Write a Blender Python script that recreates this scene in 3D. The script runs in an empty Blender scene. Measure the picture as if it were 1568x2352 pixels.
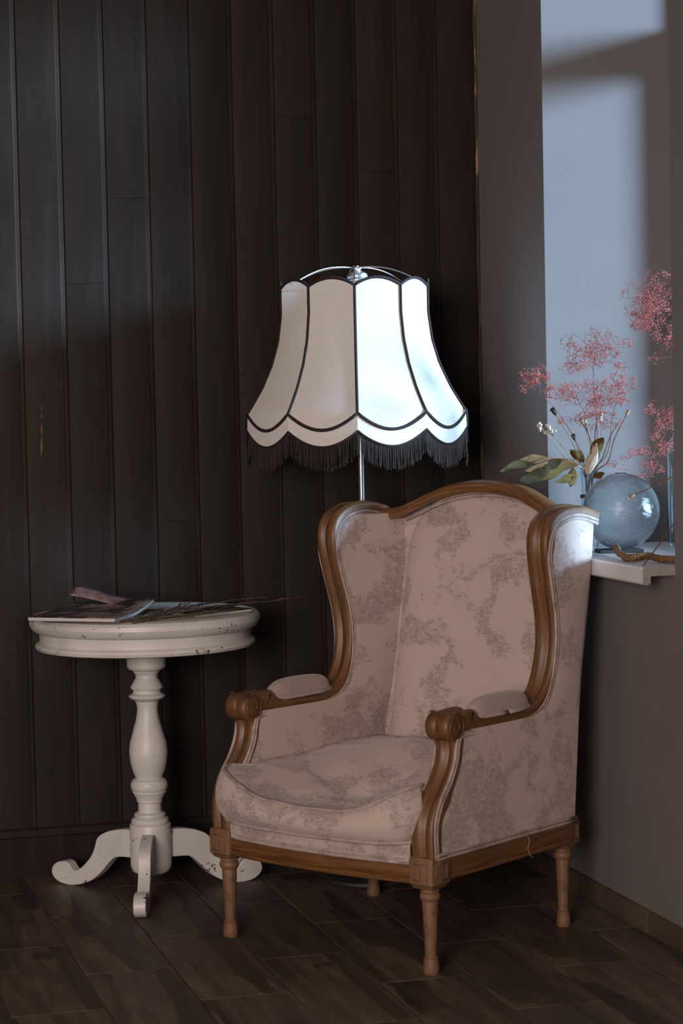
import bpy, bmesh, math, random
from mathutils import Vector, Matrix, noise as mnoise

random.seed(7)
scene = bpy.context.scene
COL = scene.collection
R = math.radians

# ------------------------------------------------------------------ camera
FPX = 5100.0
YAW, PIT, ROL = R(-15.3), R(2.9), R(-1.18)
CAM = Vector((0, 0, 1.27))
_f = Vector((-math.sin(YAW) * math.cos(PIT), math.cos(YAW) * math.cos(PIT), -math.sin(PIT)))
_r0 = Vector((math.cos(YAW), math.sin(YAW), 0))
_u0 = _r0.cross(_f)
_r = _r0 * math.cos(ROL) + _u0 * math.sin(ROL)
_u = _u0 * math.cos(ROL) - _r0 * math.sin(ROL)
cd = bpy.data.cameras.new('camera')
cam = bpy.data.objects.new('camera', cd)
COL.objects.link(cam)
cam.matrix_world = Matrix(((_r.x, _u.x, -_f.x, CAM.x), (_r.y, _u.y, -_f.y, CAM.y), (_r.z, _u.z, -_f.z, CAM.z), (0, 0, 0, 1)))
cd.sensor_fit = 'VERTICAL'
cd.sensor_height = 36.0
cd.lens = FPX / 2352 * 36.0
cd.clip_start = 0.05
cd.dof.use_dof = True
cd.dof.focus_distance = 5.62
cd.dof.aperture_fstop = 3.5
scene.camera = cam

# ------------------------------------------------------------------ sky, sun, room light
world = bpy.data.worlds.new('sky')
scene.world = world
world.use_nodes = True
bg = world.node_tree.nodes['Background']
bg.inputs[0].default_value = (0.50, 0.74, 1.0, 1)
bg.inputs[1].default_value = 0.4

sd = bpy.data.lights.new('hazy_sun', 'SUN')
sun = bpy.data.objects.new('hazy_sun', sd)
COL.objects.link(sun)
sd.energy = 17.5
sd.angle = R(13)
sd.color = (0.48, 0.73, 1.0)
sun.rotation_euler = Vector((-1.83, 1.0, -0.34)).to_track_quat('-Z', 'Y').to_euler()

# daylight entering by the wide window in the wall behind the camera
ad = bpy.data.lights.new('front_window_daylight', 'AREA')
fill = bpy.data.objects.new('front_window_daylight', ad)
COL.objects.link(fill)
ad.shape = 'RECTANGLE'
ad.size = 1.7
ad.size_y = 1.5
ad.energy = 282
ad.color = (1.0, 0.86, 0.79)
fill.location = (-1.95, -1.44, 1.70)
fill.rotation_euler = Vector((0.46, 0.88, -0.08)).to_track_quat('-Z', 'Y').to_euler()

vs = scene.view_settings
vs.view_transform = 'Standard'
vs.look = 'None'
vs.exposure = 0.0
vs.gamma = 1.0
vs.use_curve_mapping = False


# ------------------------------------------------------------------ pixel helpers (a photo pixel and one known coordinate give a real place)
def ray(px, py):
    return _r * ((px - 784) / FPX) - _u * ((py - 1176) / FPX) + _f


def at(px, py, Y):
    d = ray(px, py)
    return CAM + d * (Y / d.y)


def at_z(px, py, z):
    d = ray(px, py)
    return CAM + d * ((z - CAM.z) / d.z)


# ------------------------------------------------------------------ materials
def new_mat(name):
    m = bpy.data.materials.new(name)
    m.use_nodes = True
    nt = m.node_tree
    b = nt.nodes['Principled BSDF']
    return m, nt, b


def N(nt, kind, **kw):
    n = nt.nodes.new(kind)
    for k, v in kw.items():
        setattr(n, k, v)
    return n


def ramp(nt, stops, interp='LINEAR'):
    n = nt.nodes.new('ShaderNodeValToRGB')
    cr_ = n.color_ramp
    cr_.interpolation = interp
    while len(cr_.elements) > 1:
        cr_.elements.remove(cr_.elements[0])
    cr_.elements[0].position = stops[0][0]
    cr_.elements[0].color = (*stops[0][1], 1) if len(stops[0][1]) == 3 else stops[0][1]
    for p, c in stops[1:]:
        e = cr_.elements.new(p)
        e.color = (*c, 1) if len(c) == 3 else c
    return n


def mapped(nt, coord, scale=(1, 1, 1), add_random=False):
    tc = N(nt, 'ShaderNodeTexCoord')
    mp = N(nt, 'ShaderNodeMapping')
    mp.inputs['Scale'].default_value = scale
    out = tc.outputs[coord]
    if add_random:
        oi = N(nt, 'ShaderNodeObjectInfo')
        mul = N(nt, 'ShaderNodeVectorMath', operation='SCALE')
        comb = N(nt, 'ShaderNodeCombineXYZ')
        comb.inputs[0].default_value = 13.1
        comb.inputs[1].default_value = 7.7
        comb.inputs[2].default_value = 31.3
        nt.links.new(comb.outputs[0], mul.inputs[0])
        nt.links.new(oi.outputs['Random'], mul.inputs['Scale'])
        ad_ = N(nt, 'ShaderNodeVectorMath', operation='ADD')
        nt.links.new(out, ad_.inputs[0])
        nt.links.new(mul.outputs[0], ad_.inputs[1])
        out = ad_.outputs[0]
    nt.links.new(out, mp.inputs['Vector'])
    return mp.outputs[0]


def noise_tex(nt, vec, scale, detail=4, rough=0.55, dist=0.0):
    n = N(nt, 'ShaderNodeTexNoise')
    n.inputs['Scale'].default_value = scale
    n.inputs['Detail'].default_value = detail
    n.inputs['Roughness'].default_value = rough
    n.inputs['Distortion'].default_value = dist
    nt.links.new(vec, n.inputs['Vector'])
    return n.outputs['Fac']


def mix(nt, fac, a, b, blend='MIX'):
    n = N(nt, 'ShaderNodeMix', data_type='RGBA', blend_type=blend)
    for sock, val in ((n.inputs[0], fac), (n.inputs[6], a), (n.inputs[7], b)):
        if hasattr(val, 'links'):
            nt.links.new(val, sock)
        elif isinstance(val, (int, float)):
            sock.default_value = val
        else:
            sock.default_value = (*val, 1)
    return n.outputs[2]


def math_n(nt, op, a, b=None, clamp=False):
    n = N(nt, 'ShaderNodeMath', operation=op, use_clamp=clamp)
    for sock, val in ((n.inputs[0], a), (n.inputs[1], b)):
        if val is None:
            continue
        if hasattr(val, 'links'):
            nt.links.new(val, sock)
        else:
            sock.default_value = val
    return n.outputs[0]


def bump(nt, b, height, strength=0.3, dist=0.002):
    n = N(nt, 'ShaderNodeBump')
    n.inputs['Strength'].default_value = strength
    n.inputs['Distance'].default_value = dist
    nt.links.new(height, n.inputs['Height'])
    nt.links.new(n.outputs[0], b.inputs['Normal'])


def plain(name, col, rough=0.5, metal=0.0, spec=0.5):
    m, nt, b = new_mat(name)
    b.inputs['Base Color'].default_value = (*col, 1)
    b.inputs['Roughness'].default_value = rough
    b.inputs['Metallic'].default_value = metal
    b.inputs['Specular IOR Level'].default_value = spec
    return m


def mat_plank(name='dark_stained_pine', lit=1):
    m, nt, b = new_mat(name)
    v = mapped(nt, 'Object', (14, 14, 1.1), True)
    g = noise_tex(nt, v, 2.2, 6, 0.6, 0.7)
    v2 = mapped(nt, 'Object', (70, 70, 2.2), True)
    g2 = noise_tex(nt, v2, 2.0, 3)
    c = ramp(nt, [(0.25, (0.0105, 0.0074, 0.0056)), (0.5, (0.0165, 0.0112, 0.0084)), (0.75, (0.0255, 0.0170, 0.0126))])
    nt.links.new(g, c.inputs[0])
    c2 = mix(nt, math_n(nt, 'MULTIPLY', g2, 0.55), c.outputs[0], (0.010, 0.0068, 0.0052))
    # knots
    v3 = mapped(nt, 'Object', (1, 1, 0.75), True)
    vo = N(nt, 'ShaderNodeTexVoronoi')
    vo.inputs['Scale'].default_value = 4.3
    nt.links.new(v3, vo.inputs['Vector'])
    k = ramp(nt, [(0.035, (1, 1, 1)), (0.10, (0, 0, 0))])
    nt.links.new(vo.outputs['Distance'], k.inputs[0])
    c3 = mix(nt, math_n(nt, 'MULTIPLY', k.outputs[0], 0.75), c2, (0.008, 0.006, 0.005))
    tc = N(nt, 'ShaderNodeTexCoord')
    sx_ = N(nt, 'ShaderNodeSeparateXYZ')
    nt.links.new(tc.outputs['Object'], sx_.inputs[0])
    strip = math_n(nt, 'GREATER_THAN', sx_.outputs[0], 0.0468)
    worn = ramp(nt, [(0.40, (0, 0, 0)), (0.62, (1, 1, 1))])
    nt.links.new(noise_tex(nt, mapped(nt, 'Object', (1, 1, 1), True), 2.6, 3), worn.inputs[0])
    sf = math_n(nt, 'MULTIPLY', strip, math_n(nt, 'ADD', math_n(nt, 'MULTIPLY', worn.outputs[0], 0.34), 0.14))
    c3 = mix(nt, math_n(nt, 'MULTIPLY', sf, float(lit)), c3, (0.052, 0.028, 0.014))  # lit sets how much unstained lighter brown the plank edge strip gets
    oi = N(nt, 'ShaderNodeObjectInfo')
    br = math_n(nt, 'ADD', math_n(nt, 'MULTIPLY', oi.outputs['Random'], 0.35), 0.85)
    hv = N(nt, 'ShaderNodeHueSaturation')
    nt.links.new(br, hv.inputs['Value'])
    nt.links.new(c3, hv.inputs['Color'])
    nt.links.new(hv.outputs[0], b.inputs['Base Color'])
    b.inputs['Roughness'].default_value = 0.55
    b.inputs['Specular IOR Level'].default_value = 0.15
    bump(nt, b, g2, 0.25, 0.001)
    return m


def mat_paint(name, c1, c2, rough=0.75, scale=3.0):
    m, nt, b = new_mat(name)
    v = mapped(nt, 'Object')
    g = noise_tex(nt, v, scale, 5, 0.6)
    c = ramp(nt, [(0.3, c1), (0.7, c2)])
    nt.links.new(g, c.inputs[0])
    nt.links.new(c.outputs[0], b.inputs['Base Color'])
    b.inputs['Roughness'].default_value = rough
    b.inputs['Specular IOR Level'].default_value = 0.3
    f2 = noise_tex(nt, v, 160, 3)
    bump(nt, b, f2, 0.12, 0.0015)
    return m


def mat_wood(name, dark, mid, light, rough=0.42):
    m, nt, b = new_mat(name)
    tc = N(nt, 'ShaderNodeTexCoord')
    mp = N(nt, 'ShaderNodeMapping')
    mp.inputs['Scale'].default_value = (4, 105, 1)
    nt.links.new(tc.outputs['UV'], mp.inputs['Vector'])
    g = noise_tex(nt, mp.outputs[0], 2.0, 6, 0.62, 0.5)
    c = ramp(nt, [(0.30, dark), (0.52, mid), (0.72, light)])
    nt.links.new(g, c.inputs[0])
    v = mapped(nt, 'Object')
    g2 = noise_tex(nt, v, 9, 3)
    c2 = mix(nt, math_n(nt, 'MULTIPLY', g2, 0.5), c.outputs[0], dark)
    # fine pores along the grain
    mp2 = N(nt, 'ShaderNodeMapping')
    mp2.inputs['Scale'].default_value = (22, 600, 1)
    nt.links.new(tc.outputs['UV'], mp2.inputs['Vector'])
    p = noise_tex(nt, mp2.outputs[0], 1.6, 2)
    pr = ramp(nt, [(0.36, (1, 1, 1)), (0.46, (0, 0, 0))])
    nt.links.new(p, pr.inputs[0])
    c3 = mix(nt, math_n(nt, 'MULTIPLY', pr.outputs[0], 0.45), c2, tuple(x * 0.4 for x in dark))
    nt.links.new(c3, b.inputs['Base Color'])
    b.inputs['Roughness'].default_value = rough
    bump(nt, b, p, 0.15, 0.0006)
    return m


def mat_toile(name, base, base2, ink, dense=1.0):
    """linen printed with clusters of fine mauve-grey drawing (landscape-like patches)"""
    m, nt, b = new_mat(name)
    v = mapped(nt, 'Object')
    # clusters of drawing with clear linen between them
    big0 = noise_tex(nt, v, 10.0, 2.0, 0.5, 0.4)
    rag = noise_tex(nt, mapped(nt, 'Object', (1, 1, 1.6)), 46, 5, 0.65, 0.8)
    big = math_n(nt, 'ADD', big0, math_n(nt, 'MULTIPLY', math_n(nt, 'SUBTRACT', rag, 0.5), 0.42))
    cl = ramp(nt, [(0.50, (0, 0, 0)), (0.545, (1, 1, 1))])
    nt.links.new(big, cl.inputs[0])
    core = ramp(nt, [(0.53, (0, 0, 0)), (0.61, (1, 1, 1))])
    nt.links.new(big, core.inputs[0])
    # leafy masses
    s2 = noise_tex(nt, v, 85, 4, 0.62, 0.5)
    fol = ramp(nt, [(0.49, (0, 0, 0)), (0.57, (1, 1, 1))])
    nt.links.new(s2, fol.inputs[0])
    # ground strokes, drawn level
    s3 = noise_tex(nt, mapped(nt, 'Object', (1, 1, 3.4)), 48, 4, 0.6, 1.0)
    gs = ramp(nt, [(0.455, (0, 0, 0)), (0.49, (1, 1, 1)), (0.515, (1, 1, 1)), (0.55, (0, 0, 0))])
    nt.links.new(s3, gs.inputs[0])
    # pen contours
    s4 = noise_tex(nt, v, 36, 3, 0.6, 1.6)
    pn = ramp(nt, [(0.474, (0, 0, 0)), (0.490, (1, 1, 1)), (0.510, (1, 1, 1)), (0.526, (0, 0, 0))])
    nt.links.new(s4, pn.inputs[0])
    a1 = math_n(nt, 'MULTIPLY', math_n(nt, 'MAXIMUM', math_n(nt, 'MULTIPLY', gs.outputs[0], 0.85), math_n(nt, 'MULTIPLY', pn.outputs[0], 0.9)), cl.outputs[0])
    a2 = math_n(nt, 'MULTIPLY', math_n(nt, 'MULTIPLY', fol.outputs[0], 0.62), core.outputs[0])
    wash = math_n(nt, 'MULTIPLY', core.outputs[0], 0.12)
    ink_f = math_n(nt, 'MULTIPLY', math_n(nt, 'MAXIMUM', math_n(nt, 'MAXIMUM', a1, a2), wash), 0.70 * dense, True)
    soil = noise_tex(nt, v, 4.0, 3)
    basec = mix(nt, soil, base, base2)
    c = mix(nt, ink_f, basec, ink)
    # weave
    wvx = noise_tex(nt, mapped(nt, 'Object', (1, 1, 6)), 260, 2)
    c2 = mix(nt, math_n(nt, 'MULTIPLY', wvx, 0.35), c, tuple(x * 0.55 for x in base2))
    nt.links.new(c2, b.inputs['Base Color'])
    b.inputs['Roughness'].default_value = 0.9
    b.inputs['Specular IOR Level'].default_value = 0.15
    b.inputs['Sheen Weight'].default_value = 0.25
    b.inputs['Sheen Roughness'].default_value = 0.5
    bump(nt, b, wvx, 0.35, 0.0012)
    return m


def mat_chipped():
    m, nt, b = new_mat('chipped_cream_paint')
    v = mapped(nt, 'Object')
    g = noise_tex(nt, v, 9, 4)
    c = ramp(nt, [(0.3, (0.54, 0.51, 0.48)), (0.7, (0.65, 0.62, 0.59))])
    nt.links.new(g, c.inputs[0])
    geo = N(nt, 'ShaderNodeNewGeometry')
    edge = ramp(nt, [(0.512, (0, 0, 0)), (0.56, (1, 1, 1))])
    nt.links.new(geo.outputs['Pointiness'], edge.inputs[0])
    n1 = noise_tex(nt, v, 95, 4, 0.7)
    n2 = noise_tex(nt, v, 14, 2)
    thr = math_n(nt, 'ADD', math_n(nt, 'MULTIPLY', n1, 0.62), math_n(nt, 'MULTIPLY', n2, 0.38))
    a1 = math_n(nt, 'ADD', thr, math_n(nt, 'MULTIPLY', edge.outputs[0], 0.075))
    chip = ramp(nt, [(0.662, (0, 0, 0)), (0.674, (1, 1, 1))])
    nt.links.new(a1, chip.inputs[0])
    c2 = mix(nt, chip.outputs[0], c.outputs[0], (0.035, 0.017, 0.010))
    nt.links.new(c2, b.inputs['Base Color'])
    b.inputs['Roughness'].default_value = 0.42
    bump(nt, b, chip.outputs[0], -0.4, 0.001)
    return m


def mat_tile():
    m, nt, b = new_mat('wood_look_tile')
    v = mapped(nt, 'Object', (22, 2.4, 1), True)
    g = noise_tex(nt, v, 1.6, 6, 0.62, 0.6)
    v2 = mapped(nt, 'Object', (10.5, 1.1, 1), True)
    vo = N(nt, 'ShaderNodeTexVoronoi', distance='CHEBYCHEV')
    vo.inputs['Scale'].default_value = 1.5
    nt.links.new(v2, vo.inputs['Vector'])
    c = ramp(nt, [(0.25, (0.048, 0.034, 0.025)), (0.5, (0.090, 0.064, 0.046)), (0.78, (0.150, 0.108, 0.075))])
    nt.links.new(g, c.inputs[0])
    sep = N(nt, 'ShaderNodeSeparateColor')
    nt.links.new(vo.outputs['Color'], sep.inputs[0])
    val = math_n(nt, 'ADD', math_n(nt, 'MULTIPLY', sep.outputs[0], 0.75), 0.5)
    hv = N(nt, 'ShaderNodeHueSaturation')
    nt.links.new(val, hv.inputs['Value'])
    nt.links.new(c.outputs[0], hv.inputs['Color'])
    v3 = mapped(nt, 'Object', (1, 0.8, 1), True)
    vk = N(nt, 'ShaderNodeTexVoronoi')
    vk.inputs['Scale'].default_value = 4.2
    nt.links.new(v3, vk.inputs['Vector'])
    kn = ramp(nt, [(0.03, (1, 1, 1)), (0.09, (0, 0, 0))])
    nt.links.new(vk.outputs['Distance'], kn.inputs[0])
    c2 = mix(nt, math_n(nt, 'MULTIPLY', kn.outputs[0], 0.7), hv.outputs[0], (0.012, 0.009, 0.007))
    nt.links.new(c2, b.inputs['Base Color'])
    b.inputs['Roughness'].default_value = 0.5
    b.inputs['Specular IOR Level'].default_value = 0.35
    bump(nt, b, g, 0.15, 0.001)
    return m


def mat_shade():
    m, nt, b = new_mat('woven_lampshade_cloth')
    nt.nodes.remove(b)
    out = nt.nodes['Material Output']
    v = mapped(nt, 'Object', (1, 1, 1))
    w = N(nt, 'ShaderNodeTexWave')
    w.inputs['Scale'].default_value = 150
    w.inputs['Distortion'].default_value = 1.5
    w.inputs['Detail'].default_value = 2
    w.bands_direction = 'DIAGONAL'
    nt.links.new(v, w.inputs['Vector'])
    n1 = noise_tex(nt, v, 220, 2)
    f = math_n(nt, 'MULTIPLY', math_n(nt, 'ADD', w.outputs['Fac'], n1), 0.5)
    c = ramp(nt, [(0.2, (0.60, 0.565, 0.54)), (0.7, (0.72, 0.69, 0.665))])
    nt.links.new(f, c.inputs[0])
    d = N(nt, 'ShaderNodeBsdfDiffuse')
    t = N(nt, 'ShaderNodeBsdfTranslucent')
    nt.links.new(c.outputs[0], d.inputs[0])
    nt.links.new(c.outputs[0], t.inputs[0])
    mx = N(nt, 'ShaderNodeMixShader')
    mx.inputs[0].default_value = 0.10
    nt.links.new(d.outputs[0], mx.inputs[1])
    nt.links.new(t.outputs[0], mx.inputs[2])
    bp = N(nt, 'ShaderNodeBump')
    bp.inputs['Strength'].default_value = 0.25
    bp.inputs['Distance'].default_value = 0.0008
    nt.links.new(f, bp.inputs['Height'])
    nt.links.new(bp.outputs[0], d.inputs['Normal'])
    nt.links.new(mx.outputs[0], out.inputs[0])
    return m


def mat_glass(name, col, rough=0.0, crackle=0.0, ior=1.45):
    m, nt, b = new_mat(name)
    b.inputs['Base Color'].default_value = (*col, 1)
    b.inputs['Transmission Weight'].default_value = 1.0
    b.inputs['Roughness'].default_value = rough
    b.inputs['IOR'].default_value = ior
    if crackle:
        v = mapped(nt, 'Object', (1, 1, 1.15))
        g = noise_tex(nt, v, 60, 5, 0.72, 0.6)
        bump(nt, b, g, crackle, 0.004)
    return m


def mat_pane():
    m, nt, b = new_mat('window_pane_glass')
    nt.nodes.remove(b)
    out = nt.nodes['Material Output']
    t = N(nt, 'ShaderNodeBsdfTransparent')
    t.inputs[0].default_value = (0.95, 0.98, 1, 1)
    g = N(nt, 'ShaderNodeBsdfGlossy')
    g.inputs['Roughness'].default_value = 0.02
    mx = N(nt, 'ShaderNodeMixShader')
    mx.inputs[0].default_value = 0.05
    nt.links.new(t.outputs[0], mx.inputs[1])
    nt.links.new(g.outputs[0], mx.inputs[2])
    nt.links.new(mx.outputs[0], out.inputs[0])
    return m


def mat_noise2(name, stops, scale, rough=0.7, coord='Object', detail=4, stretch=(1, 1, 1), dist=0.0, spec=0.3):
    m, nt, b = new_mat(name)
    v = mapped(nt, coord, stretch)
    g = noise_tex(nt, v, scale, detail, 0.6, dist)
    c = ramp(nt, stops)
    nt.links.new(g, c.inputs[0])
    nt.links.new(c.outputs[0], b.inputs['Base Color'])
    b.inputs['Roughness'].default_value = rough
    b.inputs['Specular IOR Level'].default_value = spec
    return m


M = {}
M['plank'] = mat_plank()
M['baseboard'] = mat_plank('dark_stained_baseboard', 0)
M['groove'] = plain('dark_groove_wood', (0.012, 0.009, 0.007), 0.7)  # dark backing board that shows between the planks
M['greypaint'] = mat_paint('grey_taupe_wall_paint', (0.146, 0.127, 0.121), (0.163, 0.143, 0.137))
M['farwall'] = mat_paint('warm_grey_room_paint', (0.50, 0.44, 0.40), (0.54, 0.48, 0.44))
M['ceil'] = mat_paint('ceiling_paint', (0.62, 0.57, 0.53), (0.66, 0.61, 0.57))
M['sillpaint'] = mat_paint('white_sill_laminate', (0.62, 0.60, 0.60), (0.68, 0.66, 0.66), 0.4)
M['sillend'] = mat_paint('raw_sill_end', (0.20, 0.175, 0.165), (0.30, 0.26, 0.24), 0.9, 40)
M['tile'] = mat_tile()
M['grout'] = plain('grey_grout', (0.12, 0.10, 0.088), 0.9)
M['oak'] = mat_wood('waxed_oak', (0.060, 0.024, 0.007), (0.165, 0.070, 0.022), (0.31, 0.145, 0.050), 0.46)
M['oakleg'] = mat_wood('dull_oak_leg', (0.105, 0.052, 0.024), (0.19, 0.097, 0.045), (0.26, 0.140, 0.070), 0.6)
M['toile'] = mat_toile('toile_linen', (0.545, 0.425, 0.375), (0.49, 0.38, 0.335), (0.115, 0.095, 0.098))
M['toile_plain'] = mat_toile('toile_linen_pale', (0.42, 0.32, 0.28), (0.36, 0.275, 0.24), (0.16, 0.125, 0.12), 0.45)
M['welt'] = mat_noise2('welt_cord_cloth', [(0.36, (0.23, 0.185, 0.17)), (0.50, (0.36, 0.285, 0.255)), (0.7, (0.42, 0.335, 0.30))], 26, 0.9)
M['chip'] = mat_chipped()
M['shade'] = mat_shade()
M['trim'] = mat_noise2('black_brown_braid', [(0.3, (0.010, 0.007, 0.006)), (0.7, (0.030, 0.020, 0.018))], 300, 0.8)
M['fringe'] = mat_noise2('dark_silk_fringe', [(0.3, (0.012, 0.008, 0.007)), (0.7, (0.042, 0.029, 0.024))], 120, 0.55)
M['chrome'] = plain('chrome', (0.72, 0.72, 0.72), 0.12, 1.0)
M['satin'] = plain('satin_nickel', (0.75, 0.75, 0.76), 0.38, 1.0)
M['bulb'] = plain('opal_bulb', (0.8, 0.8, 0.78), 0.2)
M['socket'] = plain('dark_bakelite', (0.02, 0.018, 0.016), 0.4)
M['ballglass'] = mat_glass('crackled_bubble_glass', (0.91, 0.945, 0.95), 0.0, 0.42)
M['clearglass'] = mat_glass('clear_bottle_glass', (0.84, 0.94, 0.98), 0.06)
M['pane'] = mat_pane()
M['frame_white'] = plain('white_window_plastic', (0.55, 0.55, 0.56), 0.4)
M['leather'] = plain('dark_leather_band', (0.05, 0.028, 0.018), 0.6)
M['slate'] = plain('dark_slate', (0.028, 0.030, 0.034), 0.6)
M['rope'] = mat_noise2('jute_rope', [(0.3, (0.085, 0.042, 0.018)), (0.7, (0.24, 0.125, 0.055))], 110, 0.9)
M['pinkstem'] = plain('red_dyed_stem', (0.20, 0.045, 0.045), 0.7)
M['pink'] = mat_noise2('pink_dyed_blossom', [(0.3, (0.42, 0.085, 0.070)), (0.7, (0.60, 0.235, 0.19))], 60, 0.8)
M['straw'] = mat_noise2('dry_straw_stem', [(0.3, (0.16, 0.105, 0.065)), (0.7, (0.36, 0.27, 0.19))], 90, 0.8)
M['brownstem'] = mat_noise2('dry_brown_stem', [(0.3, (0.085, 0.040, 0.020)), (0.7, (0.21, 0.105, 0.050))], 60, 0.8)
M['darkpod'] = plain('dark_seed_pod', (0.035, 0.022, 0.017), 0.8)
M['pod'] = mat_noise2('tan_seed_pod', [(0.3, (0.19, 0.115, 0.065)), (0.7, (0.42, 0.30, 0.20))], 120, 0.8)
M['whitebloom'] = mat_noise2('papery_white_bloom', [(0.3, (0.40, 0.31, 0.22)), (0.7, (0.70, 0.62, 0.51))], 150, 0.9)
M['leaf_olive'] = mat_noise2('dry_olive_leaf', [(0.3, (0.042, 0.029, 0.008)), (0.7, (0.130, 0.080, 0.020))], 26, 0.85, stretch=(1, 1, 3), spec=0.12)
M['leaf_brown'] = mat_noise2('dry_brown_leaf', [(0.3, (0.060, 0.030, 0.011)), (0.7, (0.165, 0.086, 0.034))], 26, 0.85, stretch=(1, 1, 3), spec=0.12)
M['leaf_green'] = mat_noise2('dry_green_leaf', [(0.3, (0.017, 0.014, 0.005)), (0.7, (0.055, 0.036, 0.012))], 22, 0.8, spec=0.12)
M['leaf_pale'] = mat_noise2('dry_pale_leaf', [(0.3, (0.30, 0.225, 0.15)), (0.7, (0.52, 0.43, 0.33))], 26, 0.6)
M['pages'] = mat_noise2('magazine_pages', [(0.3, (0.36, 0.34, 0.33)), (0.7, (0.62, 0.60, 0.59))], 5, 0.8, stretch=(1, 1, 120))
M['cover'] = mat_noise2('glossy_photo_cover', [(0.36, (0.020, 0.016, 0.016)), (0.47, (0.045, 0.024, 0.022)), (0.54, (0.20, 0.115, 0.10)), (0.60, (0.30, 0.22, 0.20)), (0.68, (0.10, 0.018, 0.018))], 11, 0.25, dist=0.8, spec=0.5)
M['cover_dark'] = mat_noise2('dark_glossy_cover', [(0.4, (0.012, 0.011, 0.011)), (0.7, (0.035, 0.026, 0.023))], 9, 0.3, spec=0.5)
M['page_pink'] = mat_noise2('printed_page', [(0.35, (0.12, 0.064, 0.052)), (0.6, (0.29, 0.185, 0.155))], 22, 0.45)
M['twig'] = mat_noise2('bare_grey_twig', [(0.3, (0.035, 0.024, 0.018)), (0.7, (0.13, 0.095, 0.075))], 80, 0.8)
M['thread'] = plain('loose_thread', (0.45, 0.34, 0.25), 0.9)
M['wornedge'] = mat_noise2('worn_gilt_edge', [(0.44, (0.022, 0.016, 0.012)), (0.56, (0.06, 0.035, 0.018)), (0.66, (0.40, 0.26, 0.16))], 7, 0.5, stretch=(9, 9, 1.0))
M['barewood'] = plain('bare_pine', (0.23, 0.10, 0.035), 0.7)
M['lampbase'] = plain('black_enamel', (0.02, 0.02, 0.02), 0.6)


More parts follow.
